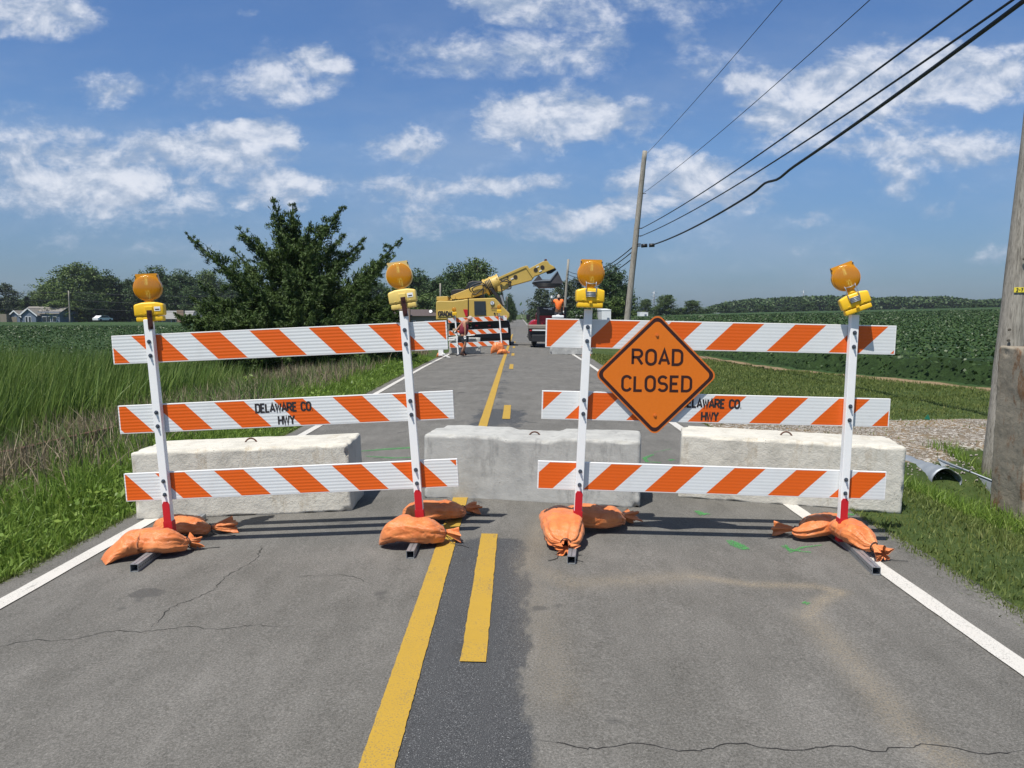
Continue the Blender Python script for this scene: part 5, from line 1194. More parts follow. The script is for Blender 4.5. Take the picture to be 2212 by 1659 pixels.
# ================================================================== LEFT VERGE RAIL
mb = MB(); pts = []
for (px, py) in ((-120, 1015), (0, 990), (60, 977), (130, 960), (200, 944), (245, 934), (330, 908), (430, 880), (520, 855), (600, 829), (700, 803), (760, 790)):
    zo = .30 if px < 320 else .16; g = G(px, py, zo); pts.append(Vector((g.x, g.y, g.z + zo)))
prof_n = 5; vs = []; base = pts[3].copy()
for i, p in enumerate(pts):
    t = (pts[min(i + 1, len(pts) - 1)] - pts[max(i - 1, 0)]).normalized(); s = Vector((t.y, -t.x, 0))
    for (a, b) in ((-.05, .075), (.05, .08), (.06, -.06), (-.04, -.07)): vs.append(p + s * a + Vector((0, 0, b)) - base)
fs = [(i * 4 + k, i * 4 + (k + 1) % 4, (i + 1) * 4 + (k + 1) % 4, (i + 1) * 4 + k) for i in range(len(pts) - 1) for k in range(4)] + [(3, 2, 1, 0), tuple(len(pts) * 4 - 4 + k for k in range(4))]
e = empty('rusty_rail', base, 'long rusty brown rail half buried in dry weeds on the left bank', 'rail'); mb.add(vs, fs); mb.build('beam', M['rust'], e)
for i in range(0, len(pts), 3): mb = MB(); q = pts[i] - base; mb.bbox((q.x - .06, q.y, q.z - .25), (.06, .08, .6), .005); mb.build('stake', M['rust'], e)

# ================================================================== CULVERT, FLAG
cu = atY(2046, 1036, 9.35); e = empty('culvert_pipe', (cu.x, 9.35, cu.z), 'dented galvanised culvert pipe with flared end below the gravel drive', 'culvert pipe')
mb = MB(); n = 36; rings = 46; vs = []
for i in range(rings):
    t = i / (rings - 1); y = t * 2.0; r = .165 + .006 * math.sin(i * 1.9)
    for k in range(n):
        a = 2 * math.pi * k / n; d = 1 - .14 * math.exp(-((a - 1.0) / .5) ** 2) * (t < .35) - .05 * math.sin(3 * a + 5 * t); vs.append((-.42 * t + r * math.cos(a) * d * 1.12, y, r * math.sin(a) * d * .84 + .06 * t))
fs = [(i * n + k, i * n + (k + 1) % n, (i + 1) * n + (k + 1) % n, (i + 1) * n + k) for i in range(rings - 1) for k in range(n)]; mb.add(vs, fs, smooth=True)
b_ = mb.build('barrel', M['galv_dull'], e); sol = b_.modifiers.new('thick', 'SOLIDIFY'); sol.thickness = .006
mb = MB(); mb.add([(.12, .45, .17), (.62, .05, -.04), (.62, .02, -.24), (.16, .05, -.20)], [(0, 1, 2, 3)]); mb.add([(.16, .05, -.195), (.62, .02, -.235), (.60, -.16, -.26), (-.1, -.14, -.26), (-.1, .0, -.2)], [(0, 1, 2, 3, 4)])
mb.tube([(.12, .45, .172), (.62, .05, -.038), (.70, -.02, -.10)], .012, 6)
o = mb.build('flared_apron', M['galv_dull'], e); sol = o.modifiers.new('thick', 'SOLIDIFY'); sol.thickness = .004
fg = G(2003, 908); e = empty('marker_flag', fg, 'small dark green marker flag on a wire in the gravel drive', 'marker flag'); mb = MB(); mb.tube([(0, 0, -.1), (0, 0, .10)], .002, 5); mb.build('wire_stem', M['steel_dark'], e)
mb = MB(); mb.prism([(-.055, .03), (.055, .005), (.01, .115)], 'y', (-.002, .002)); mb.build('flag', simple('green_flag', (.01, .16, .10), .6), e)
e = tag(npmesh('gravel_stones', *(lambda n: (lambda C, s: (np.concatenate([C[:, None, :] + np.array([[1, 0, 0], [0, 1, 0], [-1, 0, 0], [0, -1, 0], [0, 0, .8], [0, 0, -.8]])[None] * s[:, None, None] * RNG.uniform(.6, 1.3, (n, 6, 1))], 1).reshape(-1, 3), (np.array([[0, 1, 4], [1, 2, 4], [2, 3, 4], [3, 0, 4], [1, 0, 5], [2, 1, 5], [3, 2, 5], [0, 3, 5]])[None] + 6 * np.arange(n)[:, None, None]).reshape(-1, 3)))(*(lambda X, Y: (np.stack([X, Y, zground(X, Y) + .003], -1), RNG.uniform(.004, .022, n)))(RNG.uniform(3.2, 11, n), RNG.uniform(9.4, 14, n))))(9000), simple('pale_gravel', (.30, .275, .24), .9, 0, .5, 9)), 'loose pale gravel on the field drive', 'gravel', kind='stuff')

# ================================================================== HOUSES
M['siding_blue'] = simple('blue_grey_siding', (.13, .165, .22), .7); M['trim'] = simple('white_trim', (.75, .76, .76), .5); M['shingle'] = simple('grey_brown_shingles', (.20, .185, .165), .9, 0, .25, 2); M['shingle_brown'] = simple('brown_shingles', (.085, .065, .062), .9, 0, .2, 2)
M['brick'] = simple('tan_brick', (.27, .19, .14), .9, 0, .25, 3); M['tan_wall'] = simple('tan_wall', (.22, .19, .145), .8); M['glass'] = simple('window_glass', (.03, .04, .05), .1, 0, .1, 1); M['shingle_grey'] = simple('grey_shingles', (.24, .24, .235), .9, 0, .2, 2)
def gable_y(mb, x0, x1, y0, y1, ze, zr, over=.3, mi=0):   # ridge along x
    ym = (y0 + y1) / 2; x0 -= over; x1 += over
    mb.add([(x0, y0 - over, ze - .1), (x1, y0 - over, ze - .1), (x1, ym, zr), (x0, ym, zr), (x0, y1 + over, ze - .1), (x1, y1 + over, ze - .1), (x0, y0 - over, ze + .08), (x1, y0 - over, ze + .08), (x1, ym, zr + .2), (x0, ym, zr + .2), (x0, y1 + over, ze + .08), (x1, y1 + over, ze + .08)],
           [(0, 1, 2, 3), (3, 2, 5, 4), (6, 9, 8, 7), (9, 10, 11, 8), (0, 6, 7, 1), (4, 5, 11, 10), (0, 3, 9, 6), (3, 4, 10, 9), (1, 7, 8, 2), (2, 8, 11, 5)], mi)
def window(par, x, y, z, w, h, frame='trim'):
    mb = MB(); mb.box((x, y - .04, z), (w + .2, .06, h + .2)); f = mb.build('window', M[frame], par); mb = MB(); mb.box((x, y - .085, z), (w, .03, h)); mb.build('pane', M['glass'], f)
HY = 190.0; S_ = HY / F
def hx(px): return atY(px, 690, HY).x
zb = zat(hx(75), HY) + .0
hb = Vector((hx(75), HY, zb)); e = empty('gabled_house', hb, 'blue-grey house with two white-trimmed gables at the far left edge of the field', 'house')
mb = MB(); X0, X1 = hx(45) - hb.x, hx(129) - hb.x; mb.box(((X0 + X1) / 2, 4, 1.5), (X1 - X0, 8, 3.0)); 
for (a, b, g) in ((29, 52, 22), (55, 86, 26)):
    xa, xb_ = hx(a) - hb.x, hx(b) - hb.x; xm = (xa + xb_) / 2; zr_ = 3.0 if a > 40 else 2.6; rr_ = zr_ + (xb_ - xa) * .33
    mb.add([(xa, -1.5, 0), (xb_, -1.5, 0), (xb_, -1.5, zr_ * .72), (xm, -1.5, rr_ * .86), (xa, -1.5, zr_ * .72), (xa, 2, 0), (xb_, 2, 0), (xb_, 2, zr_ * .72), (xm, 2, rr_ * .86), (xa, 2, zr_ * .72)], [(0, 1, 2, 3, 4), (5, 9, 8, 7, 6), (0, 5, 6, 1), (1, 6, 7, 2), (2, 7, 8, 3), (3, 8, 9, 4), (4, 9, 5, 0)])
mb.build('wall', M['siding_blue'], e); mb = MB(); gable_y(mb, X0, X1 - .2, 0, 8, 2.5, 4.1); mb.build('roof', M['shingle'], e)
for (a, b) in ((29, 52), (55, 86)):
    xa, xb_ = hx(a) - hb.x, hx(b) - hb.x; xm = (xa + xb_) / 2; zr_ = 3.0 if a > 40 else 2.6; rr_ = zr_ + (xb_ - xa) * .33; tm_ = MB()
    tm_.add([(xa - .5, -1.8, zr_ * .72 - .35), (xm, -1.8, rr_ * .86 + .05), (xm, 2.6, rr_ * .86 + .05), (xa - .5, 2.6, zr_ * .72 - .35), (xa - .5, -1.8, zr_ * .72 - .1), (xm, -1.8, rr_ * .86 + .3), (xm, 2.6, rr_ * .86 + .3), (xa - .5, 2.6, zr_ * .72 - .1)], [(0, 1, 2, 3), (4, 7, 6, 5), (0, 4, 5, 1), (3, 2, 6, 7)])
    tm_.add([(xb_ + .5, -1.8, zr_ * .72 - .35), (xm, -1.8, rr_ * .86 + .05), (xm, 2.6, rr_ * .86 + .05), (xb_ + .5, 2.6, zr_ * .72 - .35), (xb_ + .5, -1.8, zr_ * .72 - .1), (xm, -1.8, rr_ * .86 + .3), (xm, 2.6, rr_ * .86 + .3), (xb_ + .5, 2.6, zr_ * .72 - .1)], [(3, 2, 1, 0), (5, 6, 7, 4), (1, 5, 4, 0), (7, 6, 2, 3)])
    r_ = tm_.build('gable_roof', M['shingle'], e); tm_ = MB()
    for s_, x_ in ((1, xa - .5), (-1, xb_ + .5)): tm_.add([(x_, -1.84, zr_ * .72 - .42), (xm, -1.84, rr_ * .86 + .02), (xm, -1.84, rr_ * .86 + .34), (x_, -1.84, zr_ * .72 - .06)], [(0, 1, 2, 3)])
    tm_.build('white_trim', M['trim'], r_)
window(e, hx(66) - hb.x, -1.5, .95, .5, 1.5); window(e, hx(73) - hb.x, -1.5, .95, .5, 1.5); window(e, hx(96) - hb.x, 0, 1.1, .9, 1.2); window(e, hx(105) - hb.x, 0, 1.1, .9, 1.2); window(e, hx(118) - hb.x, 0, 1.1, .8, 1.2)
mb = MB(); mb.bbox((hx(37) - hb.x, -1.54, .85), (1.9, .06, 1.7), .3); mb.build('garage_door', M['tan_wall'], e)
mb = MB(); mb.box((0, 0, 1.2), (1.6, 2, 2.4)); q = atY(13, 690, 188); o = mb.build('small_shed', M['tan_wall'], None); o.location = (q.x, 188, zat(q.x, 188)); tag(o, 'small pale shed at the very left edge beside the gabled house', 'shed')
def ranch(px0, px1, ey, ry, Yd, wall, roof, chim, label, name='ranch_house', wins=()):
    a = atY(px0, ey, Yd); b = atY(px1, ey, Yd); r_ = atY(px0, ry, Yd); c = Vector(((a.x + b.x) / 2, Yd, zat((a.x + b.x) / 2, Yd))); e = empty(name, c, label, 'house'); w = b.x - a.x; ze = a.z - c.z; zr_ = r_.z - c.z
    mb = MB(); mb.box((0, 4, ze / 2), (w - .6, 8, ze)); mb.build('wall', M[wall], e)
    mb = MB(); i = w * .10; mb.add([(-w / 2, -.5, ze - .1), (w / 2, -.5, ze - .1), (w / 2 - i, 4, zr_), (-w / 2 + i, 4, zr_), (-w / 2, 8.5, ze - .1), (w / 2, 8.5, ze - .1)], [(0, 1, 2, 3), (3, 2, 5, 4), (0, 3, 4), (1, 5, 2), (0, 4, 5, 1)]); rf = mb.build('roof', M[roof], e)
    if chim: q = atY(chim[0], ey, Yd); mb = MB(); mb.box((q.x - c.x, -.7, (zr_ + .1) / 2), (chim[1], .8, zr_ + .1)); mb.build('chimney', M['brick'], rf)
    for wx in wins: q = atY(wx, ey, Yd); window(e, q.x - c.x, 0, ze * .55, .9, 1.1)
    return e, c
ranch(333, 413, 688, 671, 170, 'tan_wall', 'shingle_grey', (394, 1.5), 'long grey-roofed house with a brick chimney on its front', wins=(345, 375))
bh, bc = ranch(838, 975, 681, 668, 118, 'tan_wall', 'shingle_brown', (876, 1.6), 'brown-roofed house partly hidden by the yellow excavator', wins=(925, 890, 850))
mb = MB(); q = atY(925, 674, 116); mb.tube([(q.x - bc.x, 1.5, q.z - bc.z), (q.x - bc.x, 1.3, q.z - bc.z + .12)], [.28, .25], 14); mb.build('satellite_dish', M['trim'], bh)
def simplebuilding(px0, px1, ty, Yd, wall, label, name, dep=5):
    a = atY(px0, ty, Yd); b = atY(px1, ty, Yd); cx_ = (a.x + b.x) / 2; z0 = zat(cx_, Yd); e = empty(name, (cx_, Yd, z0), label, 'shed'); w = b.x - a.x; h = a.z - z0
    mb = MB(); mb.box((0, dep / 2, h * .46), (w, dep, h * .92)); mb.build('wall', M[wall], e); mb = MB(); mb.add([(-w / 2 - .03, -.03, h * .921), (w / 2 + .03, -.03, h * .921), (w / 2 + .03, dep + .03, h * .921), (-w / 2 - .03, dep + .03, h * .921), (-w / 2 - .03, -.03, h * .95), (w / 2 + .03, -.03, h * .95), (w / 2 + .03, dep + .03, h), (-w / 2 - .03, dep + .03, h)], [(0, 1, 2, 3), (4, 7, 6, 5), (0, 4, 5, 1), (1, 5, 6, 2), (2, 6, 7, 3), (3, 7, 4, 0)]); mb.build('roof', M['trim'], e)
    mb = MB(); mb.box((w * .2, -.03, h * .35), (w * .25, .05, h * .6)); mb.build('door', M['siding_blue'], e)
simplebuilding(1300, 1320, 666, 84, 'trim', 'plain white shed beside the foot of the leaning utility pole', 'white_shed')
simplebuilding(1248, 1262, 672, 90, 'trim', 'white outbuilding showing left of the third warning light post', 'white_outbuilding')
simplebuilding(1382, 1400, 674, 235, 'trim', 'low white farm building between the leaning pole and the small field trees', 'farm_building')
simplebuilding(1549, 1556, 676, 300, 'trim', 'tiny white building on the horizon right of the road closed sign', 'farm_building')
def car(px, Yd, label, paint_, name='parked_car'):
    q = atY(px, 690, Yd); e = empty(name, (q.x, Yd, zat(q.x, Yd) + .0), label, 'car', None); P_ = [(-2.2, .35), (2.2, .35), (2.25, .8), (1.3, .95), (.7, 1.42), (-1.1, 1.45), (-1.9, .95), (-2.25, .85)]
    mb = MB(); mb.prism(P_, 'y', (-.85, .85)); mb.build('body', paint_, e); mb = MB(); mb.prism([(1.15, .97), (.65, 1.36), (-1.0, 1.38), (-1.6, .97)], 'y', (-.87, .87)); mb.build('window', M['glass'], e)
    for sx in (-1.4, 1.4):
        for sy in (-.8, .8): mb = MB(); mb.tube([(sx, sy - .1, .33), (sx, sy + .1, .33)], .33, 14, smooth=False); mb.build('wheel', M['black'], e)
    e.location.z += .55; e.rotation_euler.z = math.radians(72); return e
car(222, 186, 'white car parked left of the leftmost warning light at the field edge', M['trim']); car(816, 120, 'white car parked between the juniper and the second barricade post', M['trim'])

# ================================================================== PEOPLE
M['skin'] = simple('skin', (.42, .21, .13), .6, 0, .12, 20); M['skin_dark'] = simple('tanned_skin', (.17, .085, .05), .6, 0, .12, 20)
M['maroon'] = simple('maroon_cloth', (.20, .018, .038), .85, 0, .15, 12, .4); M['shorts'] = simple('grey_plaid_cloth', (.13, .145, .16), .9, 0, .3, 30, .3); M['hivis'] = simple('hi_vis_orange_cloth', (1.0, .19, .03), .8, 0, .08, 12, .3)
M['dark_cloth'] = simple('dark_grey_cloth', (.05, .05, .06), .9, 0, .2, 12, .3); M['hair'] = simple('grey_cap_cloth', (.48, .40, .34), .9, 0, .2, 30, .3); M['boot'] = simple('brown_boot', (.07, .035, .025), .7); M['glove'] = simple('white_glove', (.70, .70, .68), .8)
def skin(name, verts, edges, rad, mat, parent, sub=2, root=0):
    me = bpy.data.meshes.new(name); me.from_pydata([Vector(p) for p in verts], edges, []); o = bpy.data.objects.new(name, me); col.objects.link(o)
    sm = o.modifiers.new('skin', 'SKIN'); sm.use_smooth_shade = True
    for i, r in enumerate(rad): r2 = r if isinstance(r, tuple) else (r, r); me.skin_vertices[0].data[i].radius = r2; me.skin_vertices[0].data[i].use_root = (i == root)
    su = o.modifiers.new('sub', 'SUBSURF'); su.levels = sub; su.render_levels = sub
    bpy.context.view_layer.update(); dg = bpy.context.evaluated_depsgraph_get(); nm_ = bpy.data.meshes.new_from_object(o.evaluated_get(dg)); bpy.data.objects.remove(o)
    nm_.materials.clear(); nm_.materials.append(mat); o = bpy.data.objects.new(name, nm_); col.objects.link(o); o.parent = parent
    for p in nm_.polygons: p.use_smooth = True
    return o
def hand(V, E_, R_, wrist, d, side, size=.085):
    """palm and five unequal curled fingers rooted at a wrist vertex index"""
    w = Vector(V[wrist]); d = Vector(d).normalized(); s = Vector(side).normalized(); nrm = d.cross(s).normalized()
    V.append(tuple(w + d * size * .55)); pi_ = len(V) - 1; E_.append((wrist, pi_)); R_.append((.036, .020))
    for k, (o_, l_) in enumerate(((-.030, .068), (-.010, .078), (.010, .074), (.029, .058))):
        a = w + d * size + s * o_; b = a + d * l_ * .5 + nrm * .008; c = a + d * l_ * .9 + nrm * .030
        i0 = len(V); V += [tuple(a), tuple(b), tuple(c)]; E_ += [(pi_, i0), (i0, i0 + 1), (i0 + 1, i0 + 2)]; R_ += [.0105, .0095, .008]
    a = w + d * size * .45 - s * .038; b = a + d * .035 - s * .016; i0 = len(V); V += [tuple(a), tuple(b), tuple(b + d * .028)]; E_ += [(pi_, i0), (i0, i0 + 1), (i0 + 1, i0 + 2)]; R_ += [.014, .011, .009]
def head(parent, c, R_, mat, hairmat, hairkind='cap', face=(0, 1)):
    """ellipsoid skull with nose, brow, chin, ears; looks along local +Y before rotation R_"""
    mb = MB(); n, m_ = 22, 16; vs = []
    for i in range(m_ + 1):
        ph = math.pi * i / m_
        for k in range(n):
            th = 2 * math.pi * k / n; x, y, z = math.sin(ph) * math.cos(th), math.sin(ph) * math.sin(th), math.cos(ph)
            p = Vector((x * .074, y * .095, z * .118)); 
            if z < -.2: p.x *= 1 + z * .35; p.y *= 1 + z * .12
            if y > .85 and -.35 < z < .15: p.y += .022 * (1 - abs(x) / .5) * math.exp(-((z + .18) / .14) ** 2)
            if y > .75 and abs(z - .05) < .12 and .2 < abs(x) < .55: p.y -= .008
            if y > .85 and abs(z + .52) < .06: p.y -= .006
            vs.append(R_ @ p + c)
    fs = [(i * n + k, i * n + (k + 1) % n, (i + 1) * n + (k + 1) % n, (i + 1) * n + k) for i in range(m_) for k in range(n)]; mb.add(vs, fs, smooth=True)
    for s_ in (-1, 1): mb.tube([R_ @ Vector((s_ * .072, 0, .005)) + c, R_ @ Vector((s_ * .088, -.008, .005)) + c], [.026, .020], 8)
    mb.build('head', mat, parent)
    mb = MB(); vs = []
    for i in range(9):
        ph = (math.pi * .52) * i / 8
        for k in range(n):
            th = 2 * math.pi * k / n; x, y, z = math.sin(ph) * math.cos(th), math.sin(ph) * math.sin(th), math.cos(ph); vs.append(R_ @ Vector((x * .083, y * .104, z * .128 + (.012 if hairkind == 'cap' else 0) - (.03 * max(0, -y) if i == 8 else 0))) + c)
    mb.add(vs, [(i * n + k, i * n + (k + 1) % n, (i + 1) * n + (k + 1) % n, (i + 1) * n + k) for i in range(8) for k in range(n)], smooth=True)
    if hairkind == 'cap': mb.prism([(-.07, .07), (.07, .07), (.06, .15), (.03, .175), (-.03, .175), (-.06, .15)], 'z', (.012, .024)); 
    if hairkind == 'cap':
        k0 = len(mb.v) - 12
        for q in range(k0, len(mb.v)): mb.v[q] = tuple(R_ @ Vector(mb.v[q]) + c)
    mb.build('cap' if hairkind == 'cap' else 'hair', hairmat, parent)
    mb = MB()
    for s_ in (-1, 1): mb.tube([R_ @ Vector((s_ * .028, .084, .012)) + c, R_ @ Vector((s_ * .028, .090, .012)) + c], .008, 8)
    mb.build('eyes', M['black'], parent)
# stooping man walking to the right
f_ = G(1000, 766); mp = empty('person', (atY(987, 766, 31.3).x, 31.3, zat(-2, 31.3)), 'person in maroon sleeveless shirt and grey shorts stooping beside the far barricade', 'person')
Hn = lambda cx_, cy_, Y=31.3: (lambda p: (p.x - mp.location.x, Y - 31.3, p.z - mp.location.z))(atY((1080 + cx_ / 5.53) / 1.1826, (620 + cy_ / 5.53) / 1.1826, Y))
pel = Vector(Hn(565, 1330)); che = Vector(Hn(590, 1165)); nek = Vector(Hn(628, 1105)); hd = Vector(Hn(662, 1078))
kneeR = Vector(Hn(605, 1420, 31.15)); footR = Vector(Hn(545, 1515, 31.25)); kneeL = Vector(Hn(590, 1440, 31.45)); footL = Vector(Hn(575, 1550, 31.5)); footR.z = .12; footL.z = .12
sR, sL = Vector(Hn(590, 1130, 31.1)), Vector(Hn(575, 1115, 31.5)); eR, eL = Vector(Hn(600, 1220, 31.05)), Vector(Hn(515, 1185, 31.5)); wR, wL = Vector(Hn(598, 1310, 31.05)), Vector(Hn(468, 1245, 31.45))
V_ = [pel, pel.lerp(che, .5), che, nek, nek.lerp(hd, .5)]; E_ = [(0, 1), (1, 2), (2, 3), (3, 4)]; R_ = [(.165, .14), (.17, .14), (.19, .15), (.09, .09), .06]
def limb(V_, E_, R_, root, pts, rs_):
    i = root
    for p, r in zip(pts, rs_): V_.append(p); E_.append((i, len(V_) - 1)); R_.append(r); i = len(V_) - 1
    return i
hR = pel + Vector((0.02, -.10, -.05)); hL = pel + Vector((0, .10, -.05))
limb(V_, E_, R_, 0, [hR, kneeR, kneeR.lerp(footR, .35), footR, footR + Vector((.15, 0, -.06))], [.095, .062, .058, .04, .035]); limb(V_, E_, R_, 0, [hL, kneeL, kneeL.lerp(footL, .35), footL, footL + Vector((.15, 0, -.06))], [.095, .062, .058, .04, .035])
a_ = limb(V_, E_, R_, 2, [sR, eR, wR], [.062, .043, .028]); hand(V_, E_, R_, a_, (0, 0, -1), (1, 0, 0)); b_ = limb(V_, E_, R_, 2, [sL, eL, wL], [.062, .043, .028]); hand(V_, E_, R_, b_, (-.6, 0, -.7), (0, 1, 0))
skin('body', V_, E_, R_, M['skin'], mp, 1)
skin('shirt', [pel + Vector((0, 0, .02)), pel.lerp(che, .5), che, nek - Vector((0, 0, .03)), sR * .7 + che * .3, sL * .7 + che * .3], [(0, 1), (1, 2), (2, 3), (2, 4), (2, 5)], [(.215, .19), (.235, .21), (.235, .20), (.10, .10), .10, .10], M['maroon'], mp, 1)
skin('shorts', [pel + Vector((0, 0, .04)), hR, hR.lerp(kneeR, .85), hL, hL.lerp(kneeL, .85)], [(0, 1), (1, 2), (0, 3), (3, 4)], [(.22, .18), .155, .13, .155, .13], M['shorts'], mp, 1)
for f, k_ in ((footR, kneeR), (footL, kneeL)): skin('boot', [f + (k_ - f).normalized() * .14, f, f + Vector((.13, 0, -.065)), f + Vector((-.05, 0, -.06))], [(0, 1), (1, 2), (1, 3)], [.052, .06, .048, .04], M['boot'], mp, 1)
for w, d in ((wR, (0, 0, -1)), (wL, (-.6, 0, -.7))): 
    gV = [tuple(w), ]; gE = []; gR = [.038]; hand(gV, gE, gR, 0, d, (1, 0, 0) if w is wR else (0, 1, 0)); skin('glove', gV, gE, [tuple(x * 1.25 for x in r) if isinstance(r, tuple) else r * 1.3 for r in gR], M['glove'], mp, 1)
head(mp, hd, Matrix.Rotation(math.radians(-90), 3, 'Z') @ Matrix.Rotation(math.radians(-35), 3, 'X'), M['skin'], M['hair'])
mb = MB(); q = Vector(Hn(455, 1235, 31.55)); mb.tube([q + Vector((-.02, -.02, .06)), q + Vector((0, 0, -.12))], [.07, .10], 10); o = mb.build('tool_pouch', simple('pouch', (.30, .22, .14), .9), None); o.location = mp.location; tag(o, 'pale tool pouch held behind the stooping man', 'pouch')
# worker on the truck deck
WY = 41.0; wl = atY(1213, 690, WY); wz = .92 + zat(2.2, WY); wp = empty('person', (wl.x, WY, wz), 'person in bright orange shirt standing on the truck deck with one arm raised', 'person')
Wn = lambda cx_, cy_, dy=0: (lambda p: Vector((p.x - wl.x, dy, p.z - wz)))(atY((1080 + cx_ / 5.53) / 1.1826, (620 + cy_ / 5.53) / 1.1826, WY + dy))
pel = Wn(1915, 965); che = Wn(1918, 850); nek = Wn(1920, 800); hd = Wn(1920, 768); V_ = [pel, pel.lerp(che, .5), che, nek, nek.lerp(hd, .5)]; E_ = [(0, 1), (1, 2), (2, 3), (3, 4)]; R_ = [(.155, .11), (.17, .13), (.19, .12), (.08, .07), .055]
for s_ in (-1, 1): limb(V_, E_, R_, 0, [pel + Vector((s_ * .10, 0, -.06)), Vector((pel.x + s_ * .12, .02, pel.z * .52)), Vector((pel.x + s_ * .13, 0, .08)), Vector((pel.x + s_ * .14, -.13, .04))], [.10, .066, .045, .04])
a_ = limb(V_, E_, R_, 2, [Wn(1862, 818), Wn(1832, 865, -.05), Wn(1822, 790, -.15)], [.062, .048, .03]); hand(V_, E_, R_, a_, (0, -.1, 1), (1, 0, 0)); b_ = limb(V_, E_, R_, 2, [Wn(1975, 820), Wn(1992, 890), Wn(1988, 960, -.06)], [.062, .046, .03]); hand(V_, E_, R_, b_, (0, 0, -1), (0, 1, 0))
skin('body', V_, E_, R_, M['skin_dark'], wp, 1)
skin('shirt', [pel + Vector((0, 0, .02)), pel.lerp(che, .5), che, nek - Vector((0, 0, .02)), Wn(1862, 818), Wn(1842, 850, -.03), Wn(1975, 820), Wn(1988, 860)], [(0, 1), (1, 2), (2, 3), (2, 4), (4, 5), (2, 6), (6, 7)], [(.19, .15), (.20, .17), (.215, .155), (.08, .08), .09, .075, .09, .075], M['hivis'], wp, 1)
skin('trousers', [pel + Vector((0, 0, .03)), pel + Vector((-.10, 0, -.08)), Vector((pel.x - .12, .02, pel.z * .52)), Vector((pel.x - .13, 0, .08)), pel + Vector((.10, 0, -.08)), Vector((pel.x + .12, .02, pel.z * .52)), Vector((pel.x + .13, 0, .08))], [(0, 1), (1, 2), (2, 3), (0, 4), (4, 5), (5, 6)], [(.175, .13), .115, .085, .07, .115, .085, .07], M['dark_cloth'], wp, 1)
for w, d, s_ in ((Wn(1822, 790, -.15), (0, -.1, 1), (1, 0, 0)), (Wn(1988, 960, -.06), (0, 0, -1), (0, 1, 0))):
    gV = [tuple(w)]; gE = []; gR = [.038]; hand(gV, gE, gR, 0, d, s_); skin('glove', gV, gE, [tuple(x * 1.25 for x in r) if isinstance(r, tuple) else r * 1.3 for r in gR], M['glove'], wp, 1)
head(wp, hd, Matrix.Rotation(math.radians(170), 3, 'Z') @ Matrix.Rotation(math.radians(-12), 3, 'X'), M['skin_dark'], M['hair'])

# ================================================================== FAR BARRICADE AND ITS THINGS
def C3(cx_, cy_, Y): return atY((1080 + cx_ / 5.53) / 1.1826, (620 + cy_ / 5.53) / 1.1826, Y)
YB = 33.0
fb = [(C3(357, 1101, YB), C3(1186, 1063, YB)), (C3(368, 1278, YB), C3(1204, 1238, YB)), (C3(380, 1452, YB), C3(1217, 1412, YB))]
pz = lambda x: zat(x, YB) + .05
def fpost(t, b): T = C3(*t, YB - .04); B_ = C3(*b, YB - .04); d = T - B_; return (B_ + d * ((pz(B_.x) - B_.z) / d.z), T)
fp = [fpost((455, 1035), (490, 1450)), fpost((1078, 1000), (1112, 1420))]
barricade('small far barricade in front of the yellow excavator', fb, fp, (.285, .395, .385), 1, .05, None, [(Vector((p[0].x, YB - .8, pz(p[0].x) - .02)), Vector((p[0].x, YB + .7, pz(p[0].x) - .02))) for p in fp], full=False)
def D3(cx_, cy_): return ((1080 + cx_ / 5.53) / 1.1826, (620 + cy_ / 5.53) / 1.1826)
warning_light(D3(444, 948), D3(450, 1003), YB - .1, 'warning light on the left post of the far barricade', detail=False, scale=1.0); warning_light(D3(1080, 908), D3(1078, 968), YB - .1, 'warning light on the right post of the far barricade', detail=False)
fe_ = empty('concrete_block', Vector((C3(585, 1500, 33.6).x, 33.9, zat(-2, 33.9))), 'grey concrete block behind the far barricade near the stooping man', 'concrete block'); fe_.name = 'concrete_block'
bpy.data.objects.remove(fe_)
q = C3(588, 1570, 33.6); block('concrete_block', M['conc_grey'], (1.36, .6, .72), (q.x, 33.9, zat(q.x, 33.9)), 0, 'grey concrete block behind the far barricade near the stooping man', 6, rough=.012, loop=False, group='concrete blocks down the road')
q = atY(1234, 760, 33); block('concrete_block', M['conc_grey'], (1.80, .6, .60), (q.x, 33.2, zat(q.x, 33.2)), 0, 'grey concrete block down the road showing just under the right barricade top rail', 7, rough=.01, loop=False, group='concrete blocks down the road')
# white boards leaning on the block
for k, (a, b, lb) in enumerate((((365, 1345), (735, 1300), 'uppermost white spare board lying on the far block'), ((360, 1375), (700, 1352), 'lower white spare board lying on the far block'))):
    A, B_ = C3(*a, 33.45), C3(*b, 33.45); mb = MB(); mb.bbox((0, 0, 0), ((B_ - A).length, .16, .05), .008); o = mb.build('spare_board', M['white_paint'], None); o.location = (A + B_) / 2; o.rotation_euler = (0, -math.atan2((B_ - A).z, (B_ - A).x), 0); tag(o, lb, 'board', 'white spare boards on the far block')
sandbag([C3(960, 1565, 32.3), C3(1020, 1560, 32.35), C3(1090, 1560, 32.4), C3(1150, 1560, 32.45), C3(1170, 1560, 32.5)], .16, 'peaked sandbag heap at the right foot of the far barricade', 11, h=.50, neck_t=.93, seam=False, tails=False, sag=.3)
sandbag([C3(1050, 1585, 31.9), C3(1110, 1585, 31.95), C3(1170, 1585, 32), C3(1205, 1585, 32), C3(1225, 1585, 32)], .14, 'flat sandbag in front of the peaked heap at the far barricade', 12, h=.22, neck_t=.88, seam=False, tails=False)
sandbag([C3(195, 1600, 31.5), C3(225, 1600, 31.5), C3(255, 1600, 31.5), C3(275, 1600, 31.5)], .12, 'sandbag beside the left edge line near the far block', 13, h=.20, neck_t=.9, seam=False, tails=False)
